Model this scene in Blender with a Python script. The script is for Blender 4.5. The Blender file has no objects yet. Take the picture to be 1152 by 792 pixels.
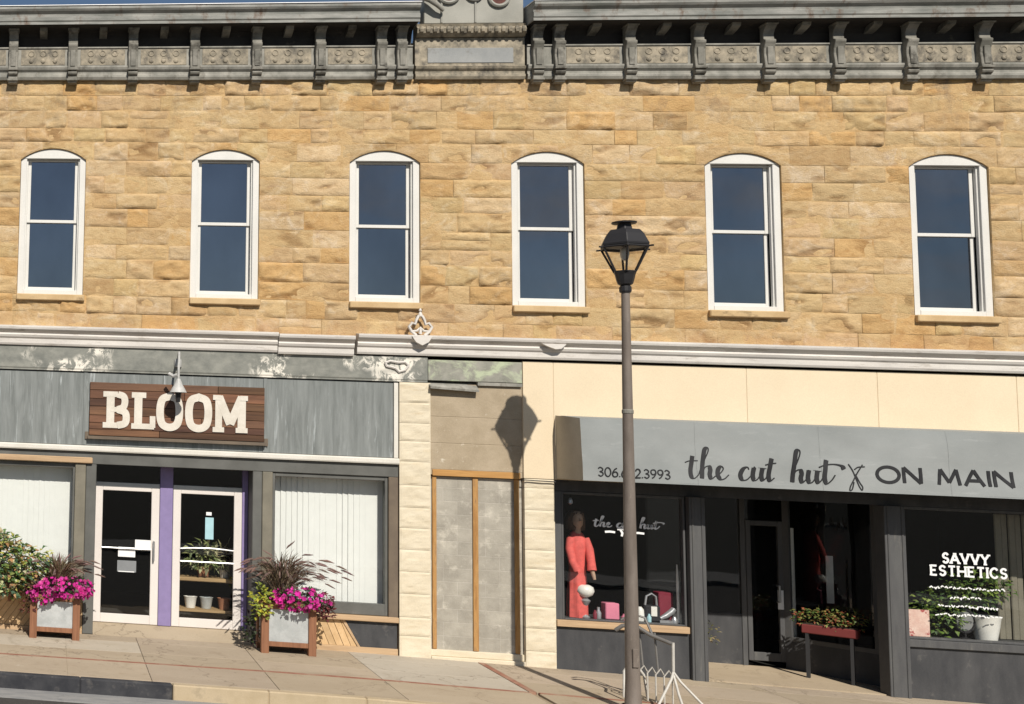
import bpy, bmesh, math, random
from mathutils import Vector, Matrix, noise
import numpy as np
R = math.radians
random.seed(11)
S = bpy.context.scene
COL = S.collection

# ------------------------------------------------------------------ camera
F, PX, PY = 1301.556, -119.647, 366.961
YAW, PITCH, ROLL = 0.140187, 0.095153, -0.041512
CAM = Vector((-6.42607, -18.59377, 2.95215))
cy, sy, cp, sp, cr, sr = (math.cos(YAW), math.sin(YAW), math.cos(PITCH), math.sin(PITCH), math.cos(ROLL), math.sin(ROLL))
fw = Vector((-sy*cp, cy*cp, sp)); ri = Vector((cy, sy, 0)); dn = fw.cross(ri)
r2 = cr*ri + sr*dn; d2 = -sr*ri + cr*dn
cam_d = bpy.data.cameras.new('camera'); cam = bpy.data.objects.new('camera', cam_d); COL.objects.link(cam)
cam.matrix_world = Matrix(((r2.x, -d2.x, -fw.x, CAM.x), (r2.y, -d2.y, -fw.y, CAM.y), (r2.z, -d2.z, -fw.z, CAM.z), (0, 0, 0, 1)))
cam_d.sensor_width = 36; cam_d.lens = F/1152*36
cam_d.shift_x = (576-PX)/1152; cam_d.shift_y = (PY-396)/1152
cam_d.clip_end = 3000; S.camera = cam

def at(px, py, Y):
    d = r2*((px-PX)/F) + d2*((py-PY)/F) + fw
    return CAM + d*((Y-CAM.y)/d.y)

def gz(x, y=0.):                      # height of the pavement: falls to the right and towards the kerb
    return .03 - .0185*max(0, x+2.6) + .02*min(0, y)

# ------------------------------------------------------------------ materials
class NT:
    def __init__(s, name):
        s.m = bpy.data.materials.new(name); s.m.use_nodes = True
        s.t = s.m.node_tree; s.n = s.t.nodes; s.l = s.t.links
        s.b = s.n['Principled BSDF']; s.out = s.n['Material Output']
        s.geo = s.n.new('ShaderNodeNewGeometry')
    def link(s, a, b): s.l.new(a, b)
    def mapping(s, sc, rot=(0, 0, 0)):
        k = s.n.new('ShaderNodeMapping'); k.inputs['Scale'].default_value = sc; k.inputs['Rotation'].default_value = rot
        s.link(s.geo.outputs['Position'], k.inputs['Vector']); return k.outputs[0]
    def noise(s, scale, sc=(1, 1, 1), detail=5, rough=.6, dist=0, rot=(0, 0, 0)):
        k = s.n.new('ShaderNodeTexNoise'); k.inputs['Scale'].default_value = scale
        k.inputs['Detail'].default_value = detail; k.inputs['Roughness'].default_value = rough; k.inputs['Distortion'].default_value = dist
        s.link(s.mapping(sc, rot), k.inputs['Vector']); return k.outputs['Fac']
    def ramp(s, fac, lo, hi, c0=(0, 0, 0, 1), c1=(1, 1, 1, 1)):
        k = s.n.new('ShaderNodeValToRGB'); k.color_ramp.elements[0].position = lo; k.color_ramp.elements[1].position = hi
        k.color_ramp.elements[0].color = c0; k.color_ramp.elements[1].color = c1
        s.link(fac, k.inputs[0]); return k.outputs[0]
    def mix(s, fac, a, b, mode='MIX'):
        k = s.n.new('ShaderNodeMix'); k.data_type = 'RGBA'; k.blend_type = mode
        for sock, v in ((k.inputs[0], fac), (k.inputs[6], a), (k.inputs[7], b)):
            if hasattr(v, 'node'): s.link(v, sock)
            elif isinstance(v, (int, float)): sock.default_value = v
            else: sock.default_value = (*v[:3], 1)
        return k.outputs[2]
    def math(s, op, a, b=0.):
        k = s.n.new('ShaderNodeMath'); k.operation = op
        for i, v in enumerate((a, b)):
            if hasattr(v, 'node'): s.link(v, k.inputs[i])
            else: k.inputs[i].default_value = v
        return k.outputs[0]
    def attr(s, name='tone'):
        k = s.n.new('ShaderNodeAttribute'); k.attribute_name = name; return k.outputs['Color']
    def bump(s, h, strength=.3, dist=.01):
        k = s.n.new('ShaderNodeBump'); k.inputs['Strength'].default_value = strength; k.inputs['Distance'].default_value = dist
        s.link(h, k.inputs['Height']); s.link(k.outputs[0], s.b.inputs['Normal']); return k
    def done(s, col=None, rough=.8, metal=0, spec=.4):
        if col is not None:
            if hasattr(col, 'node'): s.link(col, s.b.inputs['Base Color'])
            else: s.b.inputs['Base Color'].default_value = (*col[:3], 1)
        if hasattr(rough, 'node'): s.link(rough, s.b.inputs['Roughness'])
        else: s.b.inputs['Roughness'].default_value = rough
        s.b.inputs['Metallic'].default_value = metal
        s.b.inputs['Specular IOR Level'].default_value = spec
        return s.m

def worn(name, c1, c2, scale=2., sc=(1, 1, 1), dirt=None, dirt_sc=(1, 1, 1), dirt_scale=3., lo=.55, hi=.7, rough=.75, metal=0, fine=60, bump=.15, spec=.35, tone=False, lo1=.35, hi1=.65):
    n = NT(name)
    col = n.mix(n.ramp(n.noise(scale, sc), lo1, hi1), c1, c2)
    f = n.noise(fine, detail=3)
    col = n.mix(.25, col, n.ramp(f, .2, .8, (.4, .4, .4, 1), (1, 1, 1, 1)), 'MULTIPLY')
    if dirt is not None:
        col = n.mix(n.ramp(n.noise(dirt_scale, dirt_sc, 8, .7), lo, hi), col, dirt)
    if tone: col = n.mix(1., col, n.attr(), 'MULTIPLY')
    n.bump(n.math('ADD', f, n.noise(scale*4, sc)), bump, .006)
    return n.done(col, rough, metal, spec)

def plain(name, c, rough=.6, metal=0, spec=.4, var=.15, scale=8):
    n = NT(name)
    d = tuple(v*(1-var) for v in c)
    col = n.mix(n.ramp(n.noise(scale), .3, .7), d, c)
    n.bump(n.noise(scale*6), .08, .003)
    return n.done(col, rough, metal, spec)

def glass_mat(name, refl=.12, tint=(.9, .93, .92), gl=(1, 1, 1)):
    n = NT(name); n.n.remove(n.b)
    tr = n.n.new('ShaderNodeBsdfTransparent'); tr.inputs[0].default_value = (*tint, 1)
    g = n.n.new('ShaderNodeBsdfGlossy'); g.inputs['Roughness'].default_value = .015; g.inputs['Color'].default_value = (*gl, 1)
    mx = n.n.new('ShaderNodeMixShader'); mx.inputs[0].default_value = refl
    bp = n.n.new('ShaderNodeBump'); bp.inputs['Strength'].default_value = .12; bp.inputs['Distance'].default_value = .02
    n.link(n.noise(1.4, detail=1), bp.inputs['Height']); n.link(bp.outputs[0], g.inputs['Normal'])
    if refl > .2:
        mr = n.n.new('ShaderNodeMapRange'); mr.inputs[1].default_value = .3; mr.inputs[2].default_value = .7; mr.inputs[3].default_value = refl*.82; mr.inputs[4].default_value = refl*1.15
        n.link(n.noise(.9, (1, 1, .5), 5, .6), mr.inputs[0]); n.link(mr.outputs[0], mx.inputs[0])
    n.link(tr.outputs[0], mx.inputs[1]); n.link(g.outputs[0], mx.inputs[2]); n.link(mx.outputs[0], n.out.inputs[0])
    return n.m

def stone_mat():
    n = NT('sandstone')
    base = n.mix(n.ramp(n.noise(1.1, (1, 1, 1.2), 7, .65), .3, .7), (.56, .395, .205), (.66, .49, .28))
    base = n.mix(n.ramp(n.noise(6, (1, 1, 1.7), 7, .72, .7), .46, .74), base, (.48, .31, .15))
    base = n.mix(n.ramp(n.noise(2.6, (1, 1, 1.2), 8, .75, .8), .52, .72), base, (.72, .59, .41))
    base = n.mix(n.math('MULTIPLY', n.ramp(n.noise(2.0, (1, 1, 1.5), 8, .75, 1.), .60, .72), .55), base, (.40, .27, .20))
    base = n.mix(1., base, n.attr('tone'), 'MULTIPLY')
    pits = n.ramp(n.noise(4.2, (1, 1, 3.6), 8, .72, .6), .60, .72)
    base = n.mix(n.math('MULTIPLY', pits, .40), base, (.22, .13, .07))
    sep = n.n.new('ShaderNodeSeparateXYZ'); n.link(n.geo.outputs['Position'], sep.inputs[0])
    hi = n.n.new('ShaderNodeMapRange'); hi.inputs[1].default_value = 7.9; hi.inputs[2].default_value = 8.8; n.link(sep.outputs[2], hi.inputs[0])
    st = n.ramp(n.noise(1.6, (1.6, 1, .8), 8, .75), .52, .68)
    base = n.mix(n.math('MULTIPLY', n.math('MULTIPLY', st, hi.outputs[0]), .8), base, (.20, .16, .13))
    lo_ = n.n.new('ShaderNodeMapRange'); lo_.inputs[1].default_value = 5.3; lo_.inputs[2].default_value = 4.75; n.link(sep.outputs[2], lo_.inputs[0])
    base = n.mix(n.math('MULTIPLY', n.math('MULTIPLY', n.ramp(n.noise(2.2, detail=7), .4, .65), lo_.outputs[0]), .6), base, (.38, .20, .10))
    f = n.noise(45, (1, 1, 1.4), 5, .7)
    base = n.mix(.35, base, n.ramp(f, .25, .75, (.45, .42, .38, 1), (1, 1, 1, 1)), 'MULTIPLY')
    n.bump(n.math('ADD', f, n.math('MULTIPLY', n.noise(11, (1, 1, 1.5), 7, .75), 1.6)), .8, .016)
    return n.done(base, .92, 0, .2)

def wood_mat(name, c1, c2, axis='x', scale=3., rough=.65, tone=False):
    n = NT(name); sc = {'x': (.5, 8, 8), 'z': (8, 8, .5), 'd': (6, 6, 6)}[axis]
    g = n.noise(scale, sc, 7, .65, .6)
    col = n.mix(n.ramp(g, .3, .7), c1, c2)
    if tone: col = n.mix(1., col, n.attr(), 'MULTIPLY')
    n.bump(g, .25, .006)
    return n.done(col, rough, 0, .3)

def leaf_mat(name, rough=.55):
    n = NT(name)
    col = n.mix(.3, n.attr(), n.ramp(n.noise(30), .3, .7, (.5, .5, .5, 1), (1, 1, 1, 1)), 'MULTIPLY')
    n.done(col, rough, 0, .35)
    tl = n.n.new('ShaderNodeBsdfTranslucent'); n.link(col, tl.inputs[0])
    mx = n.n.new('ShaderNodeMixShader'); mx.inputs[0].default_value = .25
    n.link(n.b.outputs[0], mx.inputs[1]); n.link(tl.outputs[0], mx.inputs[2]); n.link(mx.outputs[0], n.out.inputs[0])
    return n.m

M = {}
M['stone'] = stone_mat()
M['sill'] = worn('sill_stone', (.50, .34, .17), (.62, .45, .25), 3, dirt=(.28, .19, .1), dirt_sc=(1, 1, 2), lo=.6)
M['white'] = worn('white_paint', (.68, .665, .63), (.73, .715, .68), 2, dirt=(.6, .57, .5), dirt_sc=(1, 1, .4), lo=.66, hi=.85, rough=.5, bump=.06)
M['ledge'] = worn('ledge_paint', (.58, .545, .51), (.72, .68, .63), 1.5, (.6, 1, 3), dirt=(.33, .29, .25), dirt_sc=(.5, 1, 3), dirt_scale=5, lo=.56, hi=.72, rough=.6)
M['lead'] = worn('weathered_cornice', (.21, .205, .18), (.37, .355, .315), 5, (1, 1, .6), dirt=(.13, .12, .10), dirt_sc=(1.5, 1, 1), lo=.55, hi=.7, rough=.7, bump=.25)
M['lead2'] = worn('pressed_tin', (.22, .195, .15), (.42, .36, .27), 7, dirt=(.10, .09, .075), dirt_sc=(1.2, 1, 1), dirt_scale=6, lo=.48, hi=.66, rough=.75, bump=.3)
M['crown'] = worn('crown_metal', (.17, .175, .16), (.34, .335, .31), 3, (.6, 1, 3), dirt=(.13, .085, .06), dirt_sc=(2.2, 1, 1.2), dirt_scale=2.2, lo=.54, hi=.68, rough=.6, bump=.2)
M['cove'] = worn('cove_shade', (.022, .020, .020), (.04, .035, .03), 3, dirt=(.10, .085, .065), dirt_scale=4, lo=.6, hi=.75)  # near-black: the shade under the crown, put into the soffit colour
M['panel_grey'] = worn('sunk_panel_paint', (.24, .25, .255), (.33, .335, .33), 2, dirt=(.17, .16, .14), lo=.55, hi=.7)
M['flash'] = plain('flashing', (.78, .78, .78), .4, .2)
M['bracket'] = worn('bracket_metal', (.14, .135, .115), (.28, .265, .23), 4, dirt=(.06, .055, .045), lo=.52, hi=.66, rough=.75, bump=.25)
M['plate'] = worn('gable_plate', (.27, .265, .235), (.38, .37, .33), 1.6, dirt=(.34, .20, .09), dirt_sc=(2.4, 1, .5), dirt_scale=1.4, lo=.6, hi=.7, rough=.7)
M['rust'] = plain('rust_red', (.14, .05, .04), .8, var=.5)
def peel_mat():
    n = NT('peeling_frieze')
    c = n.mix(n.ramp(n.noise(4, (1, 1, 1.3), 6, .7), .35, .65), (.16, .165, .15), (.27, .27, .24))
    a = n.ramp(n.noise(1.5, (.8, 1, 1.0), 3, .5), .50, .58); b = n.ramp(n.noise(6, (1, 1, .8), 9, .75, .6), .49, .54)
    c = n.mix(n.math('MULTIPLY', a, b), c, (.74, .70, .62))
    n.bump(n.noise(9, detail=8), .3, .01); return n.done(c, .8)
M['peel'] = peel_mat()
def lichen_mat():
    n = NT('lichen_board')
    c = n.mix(n.ramp(n.noise(5, detail=7), .35, .65), (.20, .20, .17), (.32, .31, .27))
    a = n.ramp(n.noise(2.6, (1, 1, 1.5), 6, .7, .5), .46, .58)
    c = n.mix(n.math('MULTIPLY', a, .9), c, (.44, .49, .34))
    n.bump(n.noise(20), .3, .01); return n.done(c, .85)
M['lichen'] = lichen_mat()
def galv_mat():
    n = NT('galvanised')
    c = n.mix(n.ramp(n.noise(3.0, (3.5, 1, .35), 6, .65, .4), .35, .68), (.15, .162, .157), (.25, .265, .26))
    c = n.mix(n.ramp(n.noise(5, (3.2, 1, .22), 8, .7, .6), .58, .72), c, (.44, .47, .475))
    c = n.mix(n.math('MULTIPLY', n.ramp(n.noise(4, (4, 1, .3), 6, .7), .55, .75), .6), c, (.09, .10, .10))
    n.bump(n.noise(4, (3, 1, .3)), .2, .01)
    return n.done(c, .6, .15, .4)
M['galv'] = galv_mat()
M['galv_light'] = worn('planter_zinc', (.42, .44, .44), (.56, .58, .58), 6, dirt=(.32, .33, .33), lo=.55, hi=.75, rough=.5, metal=.25)
M['cream'] = worn('cream_render', (.73, .605, .43), (.77, .645, .465), 1.2, dirt=(.65, .53, .37), dirt_sc=(1, 1, .5), lo=.62, hi=.85, rough=.8, bump=.1)
M['pilaster'] = worn('limestone_cream', (.64, .555, .41), (.72, .64, .495), 2.5, (1, 1, 2.5), dirt=(.56, .44, .28), dirt_sc=(.6, 1, 3.2), dirt_scale=2.6, lo=.58, hi=.78, rough=.85, bump=.4)
M['grey_paint'] = worn('grey_paint', (.10, .10, .092), (.14, .14, .13), 2, dirt=(.2, .19, .17), lo=.62, hi=.8, rough=.6)
M['olive'] = worn('olive_paint', (.17, .155, .12), (.22, .20, .155), 3, dirt=(.28, .25, .2), lo=.65, rough=.6)
M['umber'] = worn('umber_frame', (.13, .10, .075), (.18, .14, .10), 3, rough=.55)
M['charcoal'] = worn('charcoal_board', (.042, .043, .047), (.072, .072, .075), 1.6, (2.2, 1, .8), dirt=(.15, .14, .13), dirt_sc=(1, 1, 1), dirt_scale=4, lo=.6, hi=.8, rough=.7, bump=.2)
M['charcoal2'] = worn('charcoal_trim', (.075, .075, .078), (.10, .10, .10), 3, (3, 1, .5), dirt=(.18, .17, .15), dirt_sc=(3, 1, .4), lo=.6, hi=.8, rough=.65)
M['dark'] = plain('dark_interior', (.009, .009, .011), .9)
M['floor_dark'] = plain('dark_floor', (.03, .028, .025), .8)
M['trim'] = worn('trim_white', (.66, .63, .56), (.74, .71, .65), 2, dirt=(.5, .45, .36), lo=.64, hi=.8, rough=.55)
M['tan_wood'] = wood_mat('tan_wood', (.36, .24, .14), (.54, .38, .23), 'x')
M['orange_wood'] = worn('orange_wood', (.34, .17, .055), (.54, .31, .11), 5, (3, 3, .5), dirt=(.24, .13, .06), dirt_sc=(3, 3, .5), dirt_scale=5, lo=.52, hi=.66, rough=.75)
M['plank'] = wood_mat('plank_wood', (.50, .34, .18), (.64, .46, .27), 'd', 2, tone=True)
M['sign_wood'] = wood_mat('sign_wood', (.072, .036, .023), (.185, .095, .054), 'x', 2.2, .5, tone=True)
M['planter_wood'] = wood_mat('planter_wood', (.17, .075, .04), (.30, .14, .075), 'z', 3)
M['letter'] = worn('letter_paint', (.64, .59, .51), (.74, .69, .61), 6, dirt=(.5, .42, .32), dirt_scale=14, lo=.62, hi=.78, rough=.6)
M['purple'] = plain('purple_paint', (.25, .20, .39), .55)
M['alu'] = worn('white_door_metal', (.70, .645, .61), (.75, .70, .66), 2, rough=.4, bump=.04)
M['grey_metal'] = plain('grey_metal', (.42, .42, .42), .35, .6)
M['block'] = worn('cinder_block', (.32, .295, .255), (.42, .39, .34), 4, dirt=(.58, .54, .47), dirt_scale=5, lo=.55, hi=.75, rough=.95, fine=90, bump=.5, tone=True)
M['stucco'] = worn('stucco', (.36, .29, .20), (.44, .36, .26), 3, dirt=(.58, .52, .42), dirt_scale=9, lo=.62, hi=.74, rough=.95, bump=.5)
M['awning'] = worn('awning_cloth', (.245, .26, .258), (.305, .318, .315), .8, (1, 1, 1.5), dirt=(.36, .37, .37), dirt_sc=(.5, 1, 2.5), lo=.58, hi=.8, rough=.8, fine=160, bump=.12)
M['cheek'] = worn('cheek_cloth', (.38, .34, .275), (.46, .41, .335), 2, dirt=(.26, .24, .2), lo=.58, hi=.8)
M['awn_in'] = plain('awning_frame', (.03, .03, .032), .8)
M['black_letter'] = plain('black_letter', (.012, .012, .014), .6)
M['black_metal'] = plain('black_metal', (.025, .024, .026), .5, .1)
M['pole'] = worn('pole_metal', (.15, .122, .102), (.21, .175, .15), 6, (1, 1, .3), dirt=(.34, .29, .24), dirt_sc=(2, 2, .35), lo=.6, hi=.75, rough=.6)
M['frost'] = glass_mat('lantern_glass', .06, (.97, .95, .92))
M['lamp_white'] = worn('lamp_enamel', (.40, .40, .39), (.56, .55, .53), 8, rough=.4)
M['glass'] = glass_mat('shop_glass', .03, (.985, .99, .985))
M['glass_up'] = glass_mat('upstairs_glass', .27, (.35, .38, .42), (.66, .70, .775))
M['blind'] = plain('blind_fabric', (.76, .765, .745), .85, var=.05)
def walk_mat():
    n = NT('pavement')
    c = n.mix(n.ramp(n.noise(.9, (.6, 1.4, 1), 7, .65), .3, .7), (.385, .31, .225), (.45, .37, .275))
    c = n.mix(n.ramp(n.noise(5, detail=8), .58, .75), c, (.35, .275, .19))
    c = n.mix(n.ramp(n.noise(2.1, (1, 1, 1), 9, .8), .62, .72), c, (.49, .42, .335))
    c = n.mix(1., c, n.attr(), 'MULTIPLY')
    vo = n.n.new('ShaderNodeTexVoronoi'); vo.feature = 'DISTANCE_TO_EDGE'; vo.inputs['Scale'].default_value = .42
    wv_ = n.n.new('ShaderNodeTexNoise'); wv_.inputs['Scale'].default_value = 2.5; wv_.inputs['Detail'].default_value = 6; n.link(n.geo.outputs['Position'], wv_.inputs['Vector'])
    va = n.n.new('ShaderNodeVectorMath'); va.operation = 'ADD'; n.link(n.geo.outputs['Position'], va.inputs[0]); n.link(wv_.outputs['Color'], va.inputs[1]); n.link(va.outputs[0], vo.inputs['Vector'])
    ck = n.ramp(vo.outputs['Distance'], .0, .006, (1, 1, 1, 1), (0, 0, 0, 1))
    c = n.mix(n.math('MULTIPLY', ck, .6), c, (.13, .10, .07))
    vs_ = n.n.new('ShaderNodeTexVoronoi'); vs_.inputs['Scale'].default_value = 3.2; n.link(n.geo.outputs['Position'], vs_.inputs['Vector'])
    c = n.mix(n.math('MULTIPLY', n.ramp(vs_.outputs['Distance'], .05, .075, (1, 1, 1, 1), (0, 0, 0, 1)), .45), c, (.16, .13, .10))
    c = n.mix(n.math('MULTIPLY', n.ramp(n.noise(1.3, (1, 1, 1), 9, .8, 1.), .55, .7), .5), c, (.25, .19, .13))
    f = n.noise(70, detail=4)
    c = n.mix(.3, c, n.ramp(f, .25, .75, (.5, .5, .5, 1), (1, 1, 1, 1)), 'MULTIPLY')
    n.bump(f, .3, .004); return n.done(c, .9, 0, .25)
M['walk'] = walk_mat()
M['brick'] = worn('brick_inlay', (.27, .115, .075), (.36, .18, .12), 6, dirt=(.33, .25, .18), lo=.5, hi=.7, rough=.9)
M['kerb'] = worn('kerb_concrete', (.42, .33, .21), (.50, .40, .27), 3, dirt=(.3, .24, .16), lo=.58, hi=.72, rough=.9)
M['kerb_dark'] = worn('kerb_shadow', (.028, .029, .035), (.055, .055, .06), 4, dirt=(.14, .13, .12), dirt_scale=5, lo=.56, hi=.8, rough=.85)  # soft shadow on the kerb, put into its colour
M['gutter'] = worn('gutter_concrete', (.24, .24, .24), (.33, .32, .31), 3, (1, 3, 1), dirt=(.14, .14, .14), lo=.58, hi=.72, rough=.9)
M['asphalt'] = worn('asphalt', (.050, .045, .042), (.072, .066, .06), 2, dirt=(.1, .095, .09), dirt_scale=20, lo=.6, hi=.7, rough=.9, fine=120, bump=.5)
M['earth'] = worn('earth', (.05, .045, .04), (.04, .04, .03), .3, rough=1.)
M['leaf'] = leaf_mat('leaf')
M['petal'] = leaf_mat('petal', .5)
M['soil'] = plain('soil', (.05, .035, .025), .95)
M['red_cloth'] = plain('red_cloth', (.74, .13, .115), .8, var=.3, scale=14)
M['hair'] = plain('brown_hair', (.10, .055, .035), .7, var=.4, scale=30)
M['skin'] = plain('mannequin_skin', (.42, .28, .20), .5)
M['ceramic'] = plain('white_ceramic', (.78, .76, .72), .3)
M['pink'] = plain('pink_card', (.70, .22, .32), .6)
M['maroon'] = plain('maroon_card', (.20, .02, .04), .6)
M['silver'] = plain('silver_grey', (.45, .45, .47), .3, .5)
M['black_fab'] = plain('black_fabric', (.02, .02, .025), .8)
M['red_box'] = plain('red_planter', (.17, .03, .028), .7)
M['paper'] = plain('paper', (.80, .80, .80), .8, var=.06)
M['paper_grey'] = plain('grey_paper', (.22, .23, .24), .7)
M['cyan'] = plain('pale_blue_card', (.38, .60, .66), .6, var=.1)
M['poster'] = worn('poster_print', (.66, .40, .34), (.80, .60, .52), 7, dirt=(.40, .08, .08), dirt_scale=9, lo=.58, hi=.62, rough=.5)
M['rack'] = worn('rack_paint', (.48, .46, .42), (.60, .57, .52), 8, dirt=(.4, .36, .3), dirt_scale=18, lo=.62, hi=.75, rough=.45)
M['rack_grey'] = plain('rack_steel', (.20, .19, .18), .5, .3)
M['terracotta'] = plain('terracotta', (.36, .16, .09), .8)
M['chair_wood'] = wood_mat('bench_wood', (.28, .18, .09), (.42, .29, .15), 'x')

# ------------------------------------------------------------------ mesh building
class MB:
    def __init__(s): s.v = []; s.f = []; s.c = []
    def add(s, vs, fs, c=(1, 1, 1)):
        o = len(s.v); s.v += [tuple(v) for v in vs]; s.f += [tuple(i+o for i in f) for f in fs]
        s.c += [c]*len(vs); return s
    def box(s, x0, x1, y0, y1, z0, z1, c=(1, 1, 1)):
        return s.add([(x, y, z) for z in (z0, z1) for y in (y0, y1) for x in (x0, x1)],
                     [(0, 2, 3, 1), (4, 5, 7, 6), (0, 1, 5, 4), (1, 3, 7, 5), (3, 2, 6, 7), (2, 0, 4, 6)], c)
    def hexa(s, p, c=(1, 1, 1)):      # eight corners, bottom four then top four, both counter-clockwise seen from above
        return s.add(p, [(3, 2, 1, 0), (4, 5, 6, 7), (0, 1, 5, 4), (1, 2, 6, 5), (2, 3, 7, 6), (3, 0, 4, 7)], c)
    def prism(s, prof, x0, x1, c=(1, 1, 1)):     # (y, z) profile run along x
        n = len(prof)
        return s.add([(x0, y, z) for y, z in prof] + [(x1, y, z) for y, z in prof],
                     [(i, (i+1) % n, n+(i+1) % n, n+i) for i in range(n)] + [tuple(range(n-1, -1, -1)), tuple(range(n, 2*n))], c)
    def slab(s, poly, y0, y1, c=(1, 1, 1)):      # (x, z) outline given thickness from y0 (front) to y1
        n = len(poly)
        return s.add([(x, y0, z) for x, z in poly] + [(x, y1, z) for x, z in poly],
                     [(i, (i+1) % n, n+(i+1) % n, n+i) for i in range(n)] + [tuple(range(n-1, -1, -1)), tuple(range(n, 2*n))], c)
    def plate(s, poly, z0, z1, c=(1, 1, 1)):     # (x, y) outline given height
        n = len(poly)
        return s.add([(x, y, z0) for x, y in poly] + [(x, y, z1) for x, y in poly],
                     [(i, (i+1) % n, n+(i+1) % n, n+i) for i in range(n)] + [tuple(range(n-1, -1, -1)), tuple(range(n, 2*n))], c)
    def tube(s, pts, r, n=8, c=(1, 1, 1), cap=True):
        pts = [Vector(p) for p in pts]; k = len(pts)
        rs = r if isinstance(r, (list, tuple)) else [r]*k
        vs = []; up = None
        for i, p in enumerate(pts):
            t = (pts[min(i+1, k-1)] - pts[max(i-1, 0)]).normalized()
            if up is None: up = Vector((0, 0, 1)) if abs(t.z) < .9 else Vector((0, 1, 0))
            a = t.cross(up).normalized(); b = a.cross(t).normalized(); up = b
            for j in range(n):
                w = 2*math.pi*j/n; vs.append(p + (a*math.cos(w) + b*math.sin(w))*rs[i])
        fs = [(i*n+j, i*n+(j+1) % n, (i+1)*n+(j+1) % n, (i+1)*n+j) for i in range(k-1) for j in range(n)]
        if cap: fs += [tuple(range(n-1, -1, -1)), tuple(range((k-1)*n, k*n))]
        return s.add(vs, fs, c)
    def lathe(s, cx, cy_, prof, n=16, c=(1, 1, 1), sx=1, sy_=1, ph=0):    # (r, z) profile about the vertical
        k = len(prof)
        vs = [(cx+r*sx*math.cos(ph+2*math.pi*j/n), cy_+r*sy_*math.sin(ph+2*math.pi*j/n), z) for r, z in prof for j in range(n)]
        fs = [(i*n+j, i*n+(j+1) % n, (i+1)*n+(j+1) % n, (i+1)*n+j) for i in range(k-1) for j in range(n)]
        fs += [tuple(range(n-1, -1, -1)), tuple(range((k-1)*n, k*n))]
        return s.add(vs, fs, c)
    def leaf(s, p, d, up, L, W, c, bend=.25):
        d = Vector(d).normalized(); up = Vector(up); sd = d.cross(up)
        if sd.length < 1e-4: sd = d.cross(Vector((1, .3, 0)))
        sd.normalize(); nn = sd.cross(d); p = Vector(p)
        m = p + d*L*.5 + nn*L*bend*.4; e = p + d*L - nn*L*bend*.3
        return s.add([p, m+sd*W*.5, m-sd*W*.5, e, m + nn*W*.12], [(0, 1, 4), (0, 4, 2), (1, 3, 4), (4, 3, 2)], c)
    def flower(s, p, nrm, r, c):
        nrm = Vector(nrm).normalized(); a = nrm.cross(Vector((.3, .2, 1))).normalized(); b = nrm.cross(a); p = Vector(p)
        vs = [p - nrm*r*.35]; n = 10
        for j in range(n):
            w = 2*math.pi*j/n + random.random()*.2; rr = r*(1 if j % 2 == 0 else .72)
            vs.append(p + (a*math.cos(w)+b*math.sin(w))*rr + nrm*random.uniform(-.1, .1)*r)
        return s.add(vs, [(0, 1+j, 1+(j+1) % n) for j in range(n)], c)
    def build(s, name, mat, parent=None, bevel=0, smooth=False):
        off = Vector((0, 0, 0)); q = parent
        while q is not None: off += Vector(q.location); q = q.parent
        me = bpy.data.meshes.new(name)
        me.from_pydata([tuple(Vector(v)-off) for v in s.v], [], s.f)
        at_ = me.color_attributes.new('tone', 'FLOAT_COLOR', 'POINT')
        at_.data.foreach_set('color', np.array([(*c[:3], 1.) for c in s.c], dtype=np.float32).ravel())
        bm = bmesh.new(); bm.from_mesh(me)
        if bevel:
            bmesh.ops.recalc_face_normals(bm, faces=bm.faces[:])
            ed = [e for e in bm.edges if len(e.link_faces) == 2 and e.calc_face_angle() > .6]
            bmesh.ops.bevel(bm, geom=ed, offset=bevel, segments=1, affect='EDGES', clamp_overlap=True)
        else:
            bmesh.ops.recalc_face_normals(bm, faces=bm.faces[:])
        bm.to_mesh(me); bm.free()
        if smooth:
            me.polygons.foreach_set('use_smooth', [True]*len(me.polygons))
            me.set_sharp_from_angle(angle=R(50)) if hasattr(me, 'set_sharp_from_angle') else None
        me.materials.append(mat)
        o = bpy.data.objects.new(name, me); COL.objects.link(o)
        if parent is not None: o.parent = parent
        return o

def tag(o, label, cat, group=None, kind=None):
    o['label'] = label; o['category'] = cat
    if group: o['group'] = group
    if kind: o['kind'] = kind
    return o
def thing(name, label, cat, loc, group=None):
    o = bpy.data.objects.new(name, None); COL.objects.link(o); o.location = loc; o.empty_display_size = .2
    return tag(o, label, cat, group, 'thing')
def structure(o): o['kind'] = 'structure'; return o
def copy_tree(o, loc, parent=None):
    c = o.copy(); COL.objects.link(c); c.parent = parent
    if loc is not None: c.location = loc
    for ch in [k for k in COL.objects if k.parent == o]: copy_tree(ch, None, c)
    return c
def B(*a): return MB().box(*a)

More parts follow.
